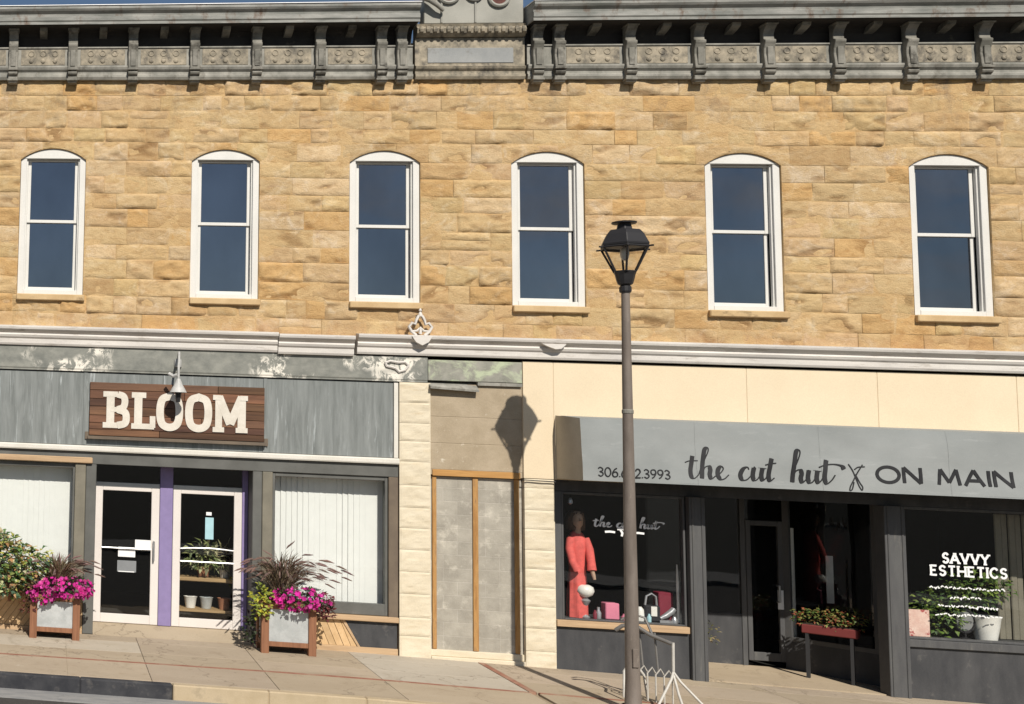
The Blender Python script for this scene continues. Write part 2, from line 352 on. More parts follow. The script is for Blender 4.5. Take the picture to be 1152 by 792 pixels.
# strokes: a flat lettering pen, each stroke a solid ribbon set proud of its board
def catmull(p, n=8):
    if len(p) < 3: return [Vector((*q, 0)) for q in p]
    P = [Vector((*q, 0)) for q in p]; P = [P[0]*2-P[1]] + P + [P[-1]*2-P[-2]]; o = []
    for i in range(1, len(P)-2):
        for k in range(n):
            t = k/n; a, b, c, d = P[i-1:i+3]
            o.append(.5*((2*b) + (c-a)*t + (2*a-5*b+4*c-d)*t*t + (3*b-a-3*c+d)*t**3))
    o.append(P[-2]); return o
def ribbon(mb, pts, width, to3, k, closed=False):
    """pts in 2-D; width(t direction) gives pen width; to3(u, v, depth) maps to the scene"""
    n = len(pts); L = []; Rr = []
    for i, p in enumerate(pts):
        a = pts[(i-1) % n] if closed or i else p; b = pts[(i+1) % n] if closed or i < n-1 else p
        t = (b-a); t.normalize() if t.length else None
        nrm = Vector((-t.y, t.x, 0))
        m = 1.
        if (closed or 0 < i < n-1):
            t1 = (p-a).normalized(); m = 1/max(.5, abs(Vector((-t1.y, t1.x, 0)).dot(nrm)))
        w = width(t)*.5*m
        L.append(p+nrm*w); Rr.append(p-nrm*w)
    d0 = .004 + .0004*k; vs = []
    for l, r in zip(L, Rr):
        vs += [to3(l.x, l.y, d0), to3(r.x, r.y, d0), to3(l.x, l.y, 0), to3(r.x, r.y, 0)]
    fs = []; m = n if closed else n-1
    for i in range(m):
        a = 4*i; b = 4*((i+1) % n)
        fs += [(a, b, b+1, a+1), (a, a+2, b+2, b), (a+1, b+1, b+3, a+3)]
    if not closed: fs += [(0, 1, 3, 2), (4*n-4, 4*n-2, 4*n-1, 4*n-3)]
    mb.add(vs, fs)

# ------------------------------------------------------------------ world, light
w = bpy.data.worlds.new('World'); S.world = w; w.use_nodes = True
EL, AZ = 41., 8.5
sky = w.node_tree.nodes.new('ShaderNodeTexSky'); sky.sky_type = 'NISHITA'; sky.sun_disc = False
sky.sun_elevation = R(EL); sky.sun_rotation = R(180-AZ)
sky.air_density = 1.; sky.dust_density = .4; sky.ozone_density = 2.
bg = w.node_tree.nodes['Background']; wt = w.node_tree; tc = wt.nodes.new('ShaderNodeTexCoord'); mpn = wt.nodes.new('ShaderNodeMapping'); mpn.inputs['Scale'].default_value = (1, 1, 3); mpn.inputs['Location'].default_value = (.35, .1, .2)
cn = wt.nodes.new('ShaderNodeTexNoise'); cn.inputs['Scale'].default_value = 3.2; cn.inputs['Detail'].default_value = 8; cn.inputs['Roughness'].default_value = .6
crp = wt.nodes.new('ShaderNodeValToRGB'); crp.color_ramp.elements[0].position = .54; crp.color_ramp.elements[1].position = .68
cmx = wt.nodes.new('ShaderNodeMix'); cmx.data_type = 'RGBA'; cmx.inputs[7].default_value = (7.5, 7.7, 8.1, 1)
for a_, b_ in ((tc.outputs['Generated'], mpn.inputs[0]), (mpn.outputs[0], cn.inputs['Vector']), (cn.outputs['Fac'], crp.inputs[0]), (crp.outputs[0], cmx.inputs[0]), (sky.outputs[0], cmx.inputs[6]), (cmx.outputs[2], bg.inputs[0])): wt.links.new(a_, b_)
bg.inputs[1].default_value = .058
sl = bpy.data.lights.new('sun', 'SUN'); sl.energy = 4.9; sl.angle = R(.53); sl.color = (1., .94, .84)
so = bpy.data.objects.new('sun', sl); COL.objects.link(so); so.location = (5, -20, 20)
sd = Vector((-math.sin(R(AZ))*math.cos(R(EL)), math.cos(R(AZ))*math.cos(R(EL)), -math.sin(R(EL))))
so.rotation_euler = sd.to_track_quat('-Z', 'Y').to_euler()
S.view_settings.view_transform = 'Standard'; S.view_settings.look = 'None'
S.view_settings.exposure = .05; S.view_settings.gamma = 1.; S.view_settings.use_curve_mapping = False
S.cycles.max_bounces = 8; S.cycles.transparent_max_bounces = 16

# ------------------------------------------------------------------ ground, road, pavement
XL, XR = -11., 11.
structure(B(-300, 300, -300, 300, -1.2, -.62).build('ground', M['earth']))
def strip(x0, x1, y0, y1, d, nx, zf, thick=.1, c=(1, 1, 1), mb=None, ny=1):
    mb = mb or MB()
    for i in range(nx):
        for j in range(ny):
            a, b = x0+(x1-x0)*i/nx, x0+(x1-x0)*(i+1)/nx; e, f = y0+(y1-y0)*j/ny, y0+(y1-y0)*(j+1)/ny
            mb.hexa([(a, e, zf(a, e)+d-thick), (b, e, zf(b, e)+d-thick), (b, f, zf(b, f)+d-thick), (a, f, zf(a, f)+d-thick),
                     (a, e, zf(a, e)+d), (b, e, zf(b, e)+d), (b, f, zf(b, f)+d), (a, f, zf(a, f)+d)], c)
    return mb
KY = -3.05                                # kerb line
road_z = lambda x, y: .03 - .0185*max(0, min(x, 12)+2.6) - .26
structure(strip(-60, 60, -16, KY-.66, 0, 60, road_z, .15).build('road', M['asphalt']))
structure(strip(-60, 60, KY-.655, KY-.15, .012, 60, road_z, .12).build('gutter', M['gutter']))
structure(strip(-60, 60, -20, -16.01, .12, 60, road_z, .3).build('far_pavement', M['gutter']))
mb = MB(); mbase = strip(XL-10, XR+10, KY, 5, -.018, 40, gz, .3, (.8, .78, .74))
structure(mbase.build('pavement_bed', M['walk']))
xs_in = [-21, -16.5, -11.4, -8.3, -5.08, -3.5, -1.95, -.06, 1.85, 3.6, 5.4, 7.3, 9.2, 12, 16, 21]
rows = [(-.45, 0.0), (-1.25, -.45), (-1.90, -1.25), (KY, -1.98)]
for j, (y0, y1) in enumerate(rows):
    for i in range(len(xs_in)-1):
        a, b = xs_in[i]+.003, xs_in[i+1]-.003
        if i == 7: a += .05
        if i == 6: b -= .05
        if j in (0, 1, 2) and i == 6: tone = (1.12, 1.22, 1.36)
        elif i in (2, 3) and j == 1: tone = (1.20, 1.28, 1.38)
        else:
            t = random.uniform(.94, 1.05); tone = (t, t, t*random.uniform(.97, 1.03))
        strip(a, b, y0+.002, y1-.002, 0, max(1, int((b-a)/1.0)), gz, .06, tone, mb)
structure(mb.build('pavement', M['walk'], bevel=.004))
mb = strip(XL-10, -.13, -1.976, -1.904, .002, 20, gz, .05); strip(.01, XR+10, -1.976, -1.904, .002, 20, gz, .05, mb=mb)
strip(-.105, -.015, -1.9, -.03, .002, 1, gz, .05, mb=mb)
structure(mb.build('brick_strip', M['brick']))
# kerb: left length coloured dark for a cast shadow, sandy concrete to the right
kz = lambda x, y: gz(x, KY)
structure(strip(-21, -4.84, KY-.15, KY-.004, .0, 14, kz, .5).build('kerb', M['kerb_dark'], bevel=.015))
structure(strip(-4.832, 21, KY-.15, KY-.004, .0, 22, kz, .5).build('kerb', M['kerb'], bevel=.015))

# ------------------------------------------------------------------ the building
BX0, BX1 = -10., 10.
bld = thing('commercial_building', 'two storey sandstone commercial block with arched windows over two shopfronts', 'building', (0, 0, 0))
WX = [-6.545, -3.83, -1.417, .962, 3.70, 6.465]; WH = .525
Z0, ZS, RISE, ZT = 5.33, 7.53, .19, 8.86
def arc(x, c):
    r = (WH*WH + RISE*RISE)/(2*RISE); return ZS + math.sqrt(max(0, r*r-(x-c)**2)) - (r-RISE)
rng = random.Random(5)
courses = [4.74, 5.04, 5.33, 5.61, 5.92, 6.16, 6.44, 6.74, 6.99, 7.27, 7.53, 7.83, 8.06, 8.35, 8.60, 8.87]
stone = MB()
def rock(x0, x1, zb, zt, tone, rough):
    """one rock-faced block; zb is a function of x for the stones over an arch"""
    g = .003; x0 += g; x1 -= g
    nx = max(3, int((x1-x0)/.028)); nz = max(3, int((zt-min(zb(x0), zb((x0+x1)/2)))/.028))
    sx = rng.uniform(-50, 50); amp = rough; V = []; C = []
    tilt = rng.uniform(-.3, .3)
    for j in range(nz+1):
        v = j/nz
        for i in range(nx+1):
            u = i/nx; x = x0+(x1-x0)*u; b = zb(x)+g; z = b + (zt-g-b)*v
            e = min(min(u, 1-u)*(x1-x0), min(v, 1-v)*(zt-b))
            k = min(1., e/(.016+.010*noise.noise(Vector((x*6, z*6, sx))))); k = k*k*(3-2*k)
            h = noise.fractal(Vector((x*4.5+sx, z*6, sx*.3)), 1., 2., 4)
            h2 = noise.noise(Vector((x*2.6+sx, z*3.2, 9.1+sx)))
            sc = max(0, noise.noise(Vector((x*2.6-sx, z*7.5, 3.7)))-.30); sc = min(sc*2.6, .5)
            h3 = noise.ridged_multi_fractal(Vector((x*3.6+sx, z*4.4, sx)), .9, 2.1, 4, 1., 2.)*.25
            hh = .42 + .5*h + .3*h2 + .2*h3 + tilt*(v-.5)
            y = .005 - k*(amp*max(.05, hh)) + k*sc*min(.05, amp*1.5)
            jx = 0 if i in (0, nx) else .25*(x1-x0)/nx*noise.noise(Vector((x*31, z*29, 1.)))
            jz = 0 if j in (0, nz) else .25*(zt-b)/nz*noise.noise(Vector((x*27, z*33, 5.)))
            V.append((x+jx, y, z+jz)); q_ = 1-.32*min(1, sc*2)*k; C.append((tone[0]*q_, tone[1]*q_*(1-.08*min(1, sc*2)), tone[2]*q_*(1-.15*min(1, sc*2))))
    fs = [(j*(nx+1)+i, j*(nx+1)+i+1, (j+1)*(nx+1)+i+1, (j+1)*(nx+1)+i) for j in range(nz) for i in range(nx)]
    stone.add(V, fs, tone); stone.c[-len(V):] = C
def tone_():
    k = rng.random(); v = rng.uniform(.92, 1.06)
    if k < .09: return (v*1.0, v*.89, v*.74)
    if k < .16: return (v*.90, v*.84, v*.78)
    if k < .27: return (v*1.05, v*1.07, v*1.16)
    return (v, v*rng.uniform(.97, 1.01), v*rng.uniform(.92, 1.03))
def lay(x0, x1, z0, z1):
    x = x0
    while x < x1-.01:
        wd = rng.choice((rng.uniform(.28, .5), rng.uniform(.4, .7), rng.uniform(.5, .85)))
        if x1-(x+wd) < .3: wd = x1-x
        if x1-x < wd*1.25 and x1-x < .9: wd = x1-x
        if rng.random() < .07 and z1-z0 > .27 and wd > .45:
            m = z0+(z1-z0)*rng.uniform(.4, .6)
            rock(x, x+wd, lambda q: z0, m, tone_(), rng.uniform(.018, .04)); rock(x, x+wd, lambda q: m, z1, tone_(), rng.uniform(.018, .04))
        else: rock(x, x+wd, lambda q: z0, z1, tone_(), rng.choice((.012, .015, .02, .025, .032, .042, .056)))
        x += wd
for k in range(len(courses)-1):
    z0, z1 = courses[k], courses[k+1]
    cuts = [BX0 + (rng.uniform(-.3, 0) if False else 0)]
    if z0 >= Z0-.001 and z1 <= ZS+.001:
        for c in WX: cuts += [c-WH, c+WH]
        cuts.append(BX1)
        for a in range(0, len(cuts), 2): lay(cuts[a], cuts[a+1], z0, z1)
    elif abs(z0-ZS) < .001:                 # the arch course: two stones over every window
        x = BX0
        for c in WX:
            lay(x, c-WH-.12, z0, z1)
            zb = lambda q, c=c: arc(q, c) if abs(q-c) < WH else z0
            for a, b in ((c-WH-.12, c-.18), (c-.18, c+.17), (c+.17, c+WH+.12)): rock(a, b, zb, z1, tone_(), .02)
            x = c+WH+.12
        lay(x, BX1, z0, z1)
    else: lay(BX0, BX1, z0, z1)
# mortar sheet and reveals
mc = (1.02, .98, .92)
def mort(x0, x1, z0, z1):
    nx, nz = max(1, int((x1-x0)/.07)), max(1, int((z1-z0)/.07))
    stone.add([(x0+(x1-x0)*i/nx, .007+.019*noise.noise(Vector(((x0+(x1-x0)*i/nx)*2.3, 4.4, (z0+(z1-z0)*j/nz)*2.9))), z0+(z1-z0)*j/nz) for j in range(nz+1) for i in range(nx+1)],
              [(j*(nx+1)+i, j*(nx+1)+i+1, (j+1)*(nx+1)+i+1, (j+1)*(nx+1)+i) for j in range(nz) for i in range(nx)], mc)
mort(BX0, BX1, 4.74, Z0); mort(BX0, BX1, ZS+RISE+.02, ZT)
x = BX0
for c in WX:
    mort(x, c-WH, Z0, ZS+RISE+.02); x = c+WH
    n = 14; pts = [(c-WH, Z0), (c+WH, Z0)] + [(c+WH-2*WH*i/n, arc(c+WH-2*WH*i/n, c)) for i in range(n+1)]
    m = len(pts)
    stone.add([(a, .0, b) for a, b in pts]+[(a, .22, b) for a, b in pts], [(i, (i+1) % m, m+(i+1) % m, m+i) for i in range(m)], (.95, .93, .9))
    top = [(c+WH-2*WH*i/n, arc(c+WH-2*WH*i/n, c)) for i in range(n+1)]
    stone.add([(a, .007, b) for a, b in top]+[(a, .007, ZS+RISE+.02) for a, b in top], [(i, i+1, n+2+i, n+1+i) for i in range(n)], mc)
mort(x, BX1, Z0, ZS+RISE+.02)
wall = stone.build('stone_wall', M['stone'], bld, smooth=False)
wall.data.polygons.foreach_set('use_smooth', [True]*len(wall.data.polygons))
# body of the building behind the front
mb = B(BX0, BX1, .45, 14, 4.6, 9.6); mb.box(BX0, BX0+.3, .46, 14, -.3, 4.6); mb.box(BX1-.3, BX1, .46, 14, -.3, 4.6); mb.box(BX0, BX1, 13.7, 14.01, -.3, 4.59)
mb.box(BX0, BX0+.12, .012, .45, 4.74, 9.0); mb.box(BX1-.12, BX1, .012, .45, 4.74, 9.0)
mb.build('rear_wall', M['sill'], bld)
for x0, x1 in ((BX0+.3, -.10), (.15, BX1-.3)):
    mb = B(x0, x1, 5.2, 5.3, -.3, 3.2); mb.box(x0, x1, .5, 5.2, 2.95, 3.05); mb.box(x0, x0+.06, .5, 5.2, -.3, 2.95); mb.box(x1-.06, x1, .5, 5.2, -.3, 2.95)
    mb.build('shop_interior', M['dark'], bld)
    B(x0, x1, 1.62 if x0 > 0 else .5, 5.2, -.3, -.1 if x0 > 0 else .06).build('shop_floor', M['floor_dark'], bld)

# upstairs windows: one built, six placed
def make_window():
    W_, H = WH-.004, ZS-Z0
    out = [(-W_, 0), (W_, 0)] + [(W_-2*W_*i/14, arc(W_-2*W_*i/14, 0)-Z0-.004) for i in range(15)]
    cw = .095; zb = .13; zt = H+.025
    mb = MB()
    # casing: two jambs, bottom rail and the arched head board
    mb.box(-W_, -W_+cw, .035, .11, 0, zt); mb.box(W_-cw, W_, .035, .11, 0, zt); mb.box(-W_+cw, W_-cw, .03, .11, 0, .075)
    head = [(-W_, zt), (W_, zt)] + [(W_-2*W_*i/14, max(zt+.01, arc(W_-2*W_*i/14, 0)-Z0-.004)) for i in range(15)]
    mb.slab(head, .028, .11)
    mb.box(-W_+.001, -W_+cw-.02, .11, .2, 0, zt); mb.box(W_-cw+.02, W_-.001, .11, .2, 0, zt); mb.box(-W_+cw, W_-cw, .112, .2, 0, .06); mb.box(-W_+cw, W_-cw, .112, .2, zt-.03, zt-.001)
    for s in (-1, 1):                        # stepped stop on each jamb
        a, b = sorted((s*(W_-cw+.022), s*(W_-cw-.022))); mb.box(a, b, .075, .13, .075, zt-.005)
    win = mb.build('window', M['white'], bld, bevel=.006)
    zm = H*.55
    for z0, z1, y in ((.06, zm+.02, .165), (zm-.025, zt+.02, .135)):
        a = W_-cw-.018; st = .055; mb = MB()
        mb.box(-a, -a+st, y, y+.03, z0, z1); mb.box(a-st, a, y, y+.03, z0, z1)
        mb.box(-a+st, a-st, y+.001, y+.029, z0, z0+(.075 if z0 < .1 else .05)); mb.box(-a+st, a-st, y+.001, y+.029, z1-.045, z1)
        sa = mb.build('sash', M['white'], win, bevel=.004)
        mb = B(-a+st-.01, a-st+.01, y+.012, y+.017, z0+.03, z1-.03); mb.build('pane', M['glass_up'], sa)
    mb = B(-W_-.01, W_+.03, -.075, .06, -.105, -.004); mb.build('sill', M['sill'], win, bevel=.012)
    return win
w0 = make_window(); w0.location = (WX[0], 0, Z0)
for c in WX[1:]: copy_tree(w0, (c, 0, Z0), bld)
mb = MB()
for c in WX: mb.box(c-WH-.05, c+WH+.05, .21, .44, Z0-.05, ZS+RISE+.05)
B(BX0+.1, BX1-.1, .43, .449, 4.7, 9).build('dark_backing', M['dark'], bld)

# ------------------------------------------------------------------ cornice
def cornice(x0, x1, brs, name='cornice'):
    mb = MB()
    mb.prism([(.06, 8.84), (-.07, 8.84), (-.09, 8.88), (-.09, 8.91), (-.065, 8.93), (-.065, 8.965), (-.10, 9.0), (-.115, 9.035), (-.115, 9.06), (-.06, 9.075), (-.06, 9.355), (-.08, 9.365), (-.08, 9.385), (-.03, 9.39), (.06, 9.39)], x0, x1)
    co = mb.build('cornice', M['lead'], bld)
    mb = MB(); mb.prism([(.3, 9.672), (-.34, 9.672), (-.37, 9.66), (-.37, 9.70), (-.385, 9.72), (-.385, 9.785), (-.36, 9.80), (-.365, 9.83), (-.41, 9.87), (-.43, 9.90), (-.43, 9.945), (.3, 9.99)], x0-.02, x1+.02)
    mb.build('crown_moulding', M['crown'], co)
    mb = MB(); mb.prism([(.3, 9.994), (-.445, 9.948), (-.445, 9.958), (.3, 10.02)], x0-.03, x1+.03); mb.build('flashing', M['flash'], co)
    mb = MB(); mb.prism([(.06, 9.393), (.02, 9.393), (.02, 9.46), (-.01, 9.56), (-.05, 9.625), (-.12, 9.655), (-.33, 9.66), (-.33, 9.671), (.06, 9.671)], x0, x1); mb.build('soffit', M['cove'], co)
    # frieze panels with three pressed roundels between the brackets
    bs = sorted(brs); edges = []
    for a, b in zip(bs[:-1], bs[1:]):
        if b-a < .5: continue
        mb = MB(); l, r = a+.125, b-.125
        mb.box(l, r, -.067, -.055, 9.085, 9.345)
        for q in (-1, 0, 1):
            cx = (l+r)/2 + q*(r-l)*.27
            for zc, rr in ((9.275, .045),):
                ring = [(cx+rr*math.cos(2*math.pi*t/14), zc+rr*math.sin(2*math.pi*t/14)) for t in range(14)]
                mb.tube([(p, -.066, z) for p, z in ring]+[(ring[0][0], -.066, ring[0][1])], .013, 5, cap=False)
                mb.lathe(cx, 0, [(.0, 0), (.0, 0)], 3) if False else None
            ball = [(cx + .032*math.cos(a_), zc_) for a_ in (0,) for zc_ in (0,)]
            mb.add([(cx+.042*math.cos(t)*math.cos(p_), -.066-.025*math.sin(p_), 9.15+.042*math.sin(t)*math.cos(p_)) for p_ in (0, .6, 1.2) for t in [2*math.pi*i/8 for i in range(8)]],
                   [(i*8+j, i*8+(j+1) % 8, (i+1)*8+(j+1) % 8, (i+1)*8+j) for i in range(2) for j in range(8)]+[tuple(range(16, 24))])
        mb.build('frieze_panel', M['lead2'], co, bevel=.004)
        m = (a+b)/2; mb = MB(); mb.prism([(-.0, 9.54), (-.12, 9.57), (-.22, 9.61), (-.24, 9.658), (-.0, 9.658)], m-.06, m+.06); mb.build('modillion', M['bracket'], co)
    proto = None
    for bx in brs:
        if proto is None:
            mb = MB(); h = .074
            side = [(-.05, 8.76), (-.13, 8.77), (-.15, 8.80), (-.15, 8.86), (-.13, 8.88), (-.17, 8.90), (-.185, 8.93), (-.16, 8.96), (-.175, 9.0), (-.165, 9.10), (-.15, 9.2), (-.155, 9.28), (-.18, 9.34), (-.195, 9.37), (-.20, 9.40), (-.15, 9.43), (-.14, 9.50), (-.17, 9.56), (-.225, 9.61), (-.23, 9.655), (-.05, 9.655)]
            mb.prism(side, bx-h, bx+h)
            mb.box(bx-h-.012, bx+h+.012, -.165, -.05, 8.80, 8.835); mb.box(bx-h-.012, bx+h+.012, -.20, -.05, 8.965, 8.99)
            mb.box(bx-.04, bx+.04, -.185, -.14, 9.03, 9.30); mb.box(bx-h-.015, bx+h+.015, -.25, -.05, 9.625, 9.656)
            proto = mb.build('bracket', M['bracket'], co, bevel=.006); b0 = bx
        else:
            c = proto.copy(); COL.objects.link(c); c.location = (bx-b0, 0, 0)
    return co
cornice(BX0, -1.02, [-9.18, -8.21, -7.24, -6.28, -5.32, -4.35, -3.39, -2.42, -1.50, -1.20])
cornice(.66, BX1, [.79, 1.10, 2.11, 3.07, 4.03, 4.98, 5.95, 6.92, 7.9, 8.87, 9.8])
# raised gable plate between the two cornices
mb = MB(); mb.prism([(.06, 8.84), (-.07, 8.84), (-.09, 8.88), (-.09, 8.91), (-.065, 8.93), (-.065, 8.965), (-.10, 9.0), (-.115, 9.035), (-.06, 9.06), (-.06, 9.5), (.06, 9.5)], -.985, .625)
gab = mb.build('gable', M['lead2'], bld)
mb = B(-.80, .46, -.072, -.055, 9.10, 9.34); mb.build('sunk_panel', M['panel_grey'], gab, bevel=.006)
mb = MB(); mb.prism([(.06, 9.51), (-.10, 9.51), (-.16, 9.55), (-.18, 9.62), (-.13, 9.66), (-.15, 9.70), (.06, 9.71)], -.98, .62)
for i in range(16):
    cx = -.92+i*.1; mb.lathe(cx, -.172, [(.001, 9.545), (.03, 9.56), (.04, 9.60), (.03, 9.645), (.001, 9.655)], 8)
mb.build('egg_moulding', M['lead2'], gab)
pl = [(-.86, 9.72), (.60, 9.72), (.60, 10.3), (.46, 10.7), (.2, 11.0), (-.12, 11.1), (-.42, 11.0), (-.70, 10.7), (-.86, 10.3)]
mb = MB().slab(pl, -.10, .15); mb.box(-.12, -.09, -.125, -.10, 9.72, 10.6); mb.box(-.62, -.59, -.125, -.10, 9.72, 10.4); mb.build('gable_plate', M['plate'], gab, bevel=.01)
mb = MB()
for s, cx in ((1, -.93), (-1, .655)):
    pts = [(cx-.09*s, -.16, 10.12), (cx+.02*s, -.2, 10.12), (cx+.13*s, -.22, 10.06), (cx+.24*s, -.22, 9.97), (cx+.33*s, -.18, 9.90)]
    if s > 0: mb.tube(pts, [.045, .055, .05, .04, .03], 8)
mb.build('scroll', M['lead'], gab, smooth=True)
for cx, cz, rr in ((-.50, 10.20, .15), (-.12, 10.20, .11), (.24, 10.13, .14)):
    mb = MB(); ring = [(cx+rr*math.cos(2*math.pi*t/20), -.125, cz+rr*math.sin(2*math.pi*t/20)) for t in range(21)]
    mb.tube(ring, .03, 7, cap=False); rg = mb.build('roundel', M['plate'], gab, smooth=True)
    mb = MB().slab([(cx+rr*.9*math.cos(2*math.pi*t/16), cz+rr*.9*math.sin(2*math.pi*t/16)) for t in range(16)], -.112, -.09); mb.build('roundel_disc', M['rust'], rg)

# ------------------------------------------------------------------ white ledge and what stands on it
def ledge_prof(d, z):
    return [(.08, 4.50+z), (-.06-d, 4.50+z), (-.075-d, 4.53+z), (-.075-d, 4.60+z), (-.10-d, 4.625+z), (-.115-d, 4.66+z), (-.10-d, 4.69+z), (-.13-d, 4.71+z), (-.17-d, 4.745+z), (-.18-d, 4.775+z), (-.18-d, 4.80+z), (.08, 4.83+z)]
for a, b, d, z in ((BX0, -3.02, 0, .0), (-3.012, -1.89, .02, -.022), (-1.84, BX1, .005, .015)):
    mb = MB().prism(ledge_prof(d, z), a, b); mb.build('ledge', M['ledge'], bld)
fx = -.925
mb = MB(); c3 = lambda u, v: (fx+u, -.10, 4.84+v)
mb.tube([c3(-.06, -.02), c3(-.13, .04), c3(-.165, .11), c3(-.12, .17), c3(-.075, .15), c3(-.06, .21), c3(-.03, .27), c3(0, .29), c3(.03, .27), c3(.06, .21), c3(.075, .15), c3(.12, .17), c3(.165, .11), c3(.13, .04), c3(.06, -.02)], .024, 7)
mb.tube([c3(-.13, .04), c3(-.05, .05), c3(0, .10), c3(.05, .05), c3(.13, .04)], .018, 6)
mb.tube([c3(0, .0), c3(0, .10)], .025, 6); mb.lathe(fx, -.10, [(.001, 5.10), (.03, 5.11), (.034, 5.14), (.02, 5.17), (.012, 5.18), (.026, 5.20), (.012, 5.23), (.001, 5.24)], 8)
mb.slab([(fx-.15, 4.80), (fx+.15, 4.80), (fx+.09, 4.71), (fx, 4.66), (fx-.09, 4.71)], -.20, -.06)
mb.build('finial', M['ledge'], bld, smooth=True)
mb = MB().slab([(.78, 4.74), (1.12, 4.74), (1.05, 4.67), (.97, 4.66), (.86, 4.70)], -.19, -.05); mb.build('drop_ornament', M['ledge'], bld)

# ------------------------------------------------------------------ flower shop front
SX0, SX1 = BX0, -1.215
mb = MB(); mb.prism([(.09, 4.11), (-.02, 4.11), (-.02, 4.13), (-.03, 4.15), (-.03, 4.495), (.09, 4.495)], BX0, -.80); mb.build('frieze_board', M['peel'], bld)
c2 = lambda u, v: (-1.25+u, -.045, 4.34+v)
mb = MB(); mb.tube([c2(-.17, .05), c2(-.1, .08), c2(.02, .06), c2(.12, .07), c2(.17, .02), c2(.12, -.05), c2(.03, -.08), c2(-.02, -.03), c2(-.09, -.01), c2(-.15, .0), c2(-.17, .05)], .02, 6); mb.build('cast_ornament', M['ledge'], bld, smooth=True)
for a, b in ((BX0, -5.945), (-5.93, -3.19), (-3.175, -1.29)):
    MB().box(a, b, .01, .1, 2.945, 4.095).build('metal_panel', M['galv'], bld, bevel=.005)
for a in (-5.965, -3.21): B(a, a+.055, -.006, .02, 2.95, 4.09).build('cover_strip', M['galv'], bld)
B(-1.285, -1.222, -.015, .1, 2.945, 4.09).build('edge_board', M['trim'], bld, bevel=.004)
mb = MB().prism([(.1, 2.85), (-.05, 2.85), (-.06, 2.87), (-.06, 2.92), (-.03, 2.94), (.1, 2.942)], BX0, SX1-.002); mb.build('trim_band', M['trim'], bld)
B(BX0, SX1-.004, .0, .25, 2.655, 2.848).build('header', M['grey_paint'], bld, bevel=.006)
B(BX0, -5.80, -.055, -.002, 2.66, 2.755).build('roller_beam', M['tan_wood'], bld, bevel=.012)
# posts
B(-6.065, -5.90, -.012, .16, .5, 2.653).build('post', M['olive'], bld, bevel=.008)
B(-5.897, -5.735, .004, .46, .03, 2.653).build('post', M['grey_paint'], bld, bevel=.008)
B(-3.355, -3.215, .004, .46, .03, 2.653).build('post', M['grey_paint'], bld, bevel=.008)
B(-3.212, -3.06, -.012, .16, .5, 2.653).build('post', M['olive'], bld, bevel=.008)
B(-1.36, -1.222, -.012, .16, .5, 2.653).build('post', M['umber'], bld, bevel=.008)
def shop_window(x0, x1, z0, z1, y, mat, side=.06, top=.07, bot=.16, sill=None):
    mb = MB(); mb.box(x0, x0+side, y-.05, y+.05, z0, z1); mb.box(x1-side, x1, y-.05, y+.05, z0, z1)
    mb.box(x0+side, x1-side, y-.048, y+.05, z1-top, z1); mb.box(x0+side, x1-side, y-.055, y+.05, z0, z0+bot)
    o = mb.build('shop_window', mat, bld, bevel=.005)
    B(x0+side-.01, x1-side+.01, y, y+.007, z0+bot-.01, z1-top+.01).build('pane', M['glass'], o)
    return o
wl = shop_window(BX0+.05, -6.068, .61, 2.652, .08, M['grey_paint'], .03)
wr = shop_window(-3.057, -1.363, .57, 2.652, .08, M['grey_paint'], .04, .06, .17)
B(BX0, -5.90, -.06, .15, .53, .605).build('sill_board', M['tan_wood'], bld, bevel=.008)
B(-3.21, -1.222, -.06, .15, .485, .565).build('sill_board', M['tan_wood'], bld, bevel=.008)
# bulkheads with diagonal planks
def bulk(x0, x1, z0, z1, lean, stop=None, seed=1):
    rg = random.Random(seed); mb = MB(); p = .105
    mb.box(x0, x1, .03, .08, z0, z1, (.35, .33, .3)); x = x0-1.2
    while x < x1+1.2:
        a, b = x, x+p-.008
        poly = [(a, z0), (b, z0), (b+lean, z1), (a+lean, z1)]
        lim0, lim1 = x0+.004, (stop if stop else x1)-.004
        if stop: lim_top = stop-.22
        def cx(v, z):
            hi = lim1 if not stop else stop + .17 - .20*(z-z0)/(z1-z0)
            return max(lim0, min(hi, v))
        q = [(cx(px_, z), z) for px_, z in poly]
        if q[1][0]-q[0][0] > .01 or q[2][0]-q[3][0] > .01:
            t = rg.uniform(.8, 1.1); mb.slab(q, .012+rg.uniform(-.004, .004), .029, (t, t*.97, t*.93))
        x += p
    return mb.build('bulkhead', M['plank'], bld)
bulk(BX0, -5.9, .10, .525, .30, None, 3)
bulk(-3.21, -1.23, .10, .48, -.16, -1.98, 4)
mb = MB().slab([(-1.76, .10), (-1.235, .10), (-1.235, .48), (-1.98, .48)], .006, .03); mb.build('dark_panel', M['charcoal'], bld)
mb = MB().slab([(-1.80, .10), (-1.765, .10), (-1.985, .48), (-2.03, .48)], -.004, .03); mb.build('slanted_batten', M['tan_wood'], bld)
B(BX0, -5.9, -.012, .09, -.05, .098).build('base_board', M['tan_wood'], bld, bevel=.005)
B(-3.21, -1.225, -.012, .09, -.05, .098).build('base_board', M['tan_wood'], bld, bevel=.005)
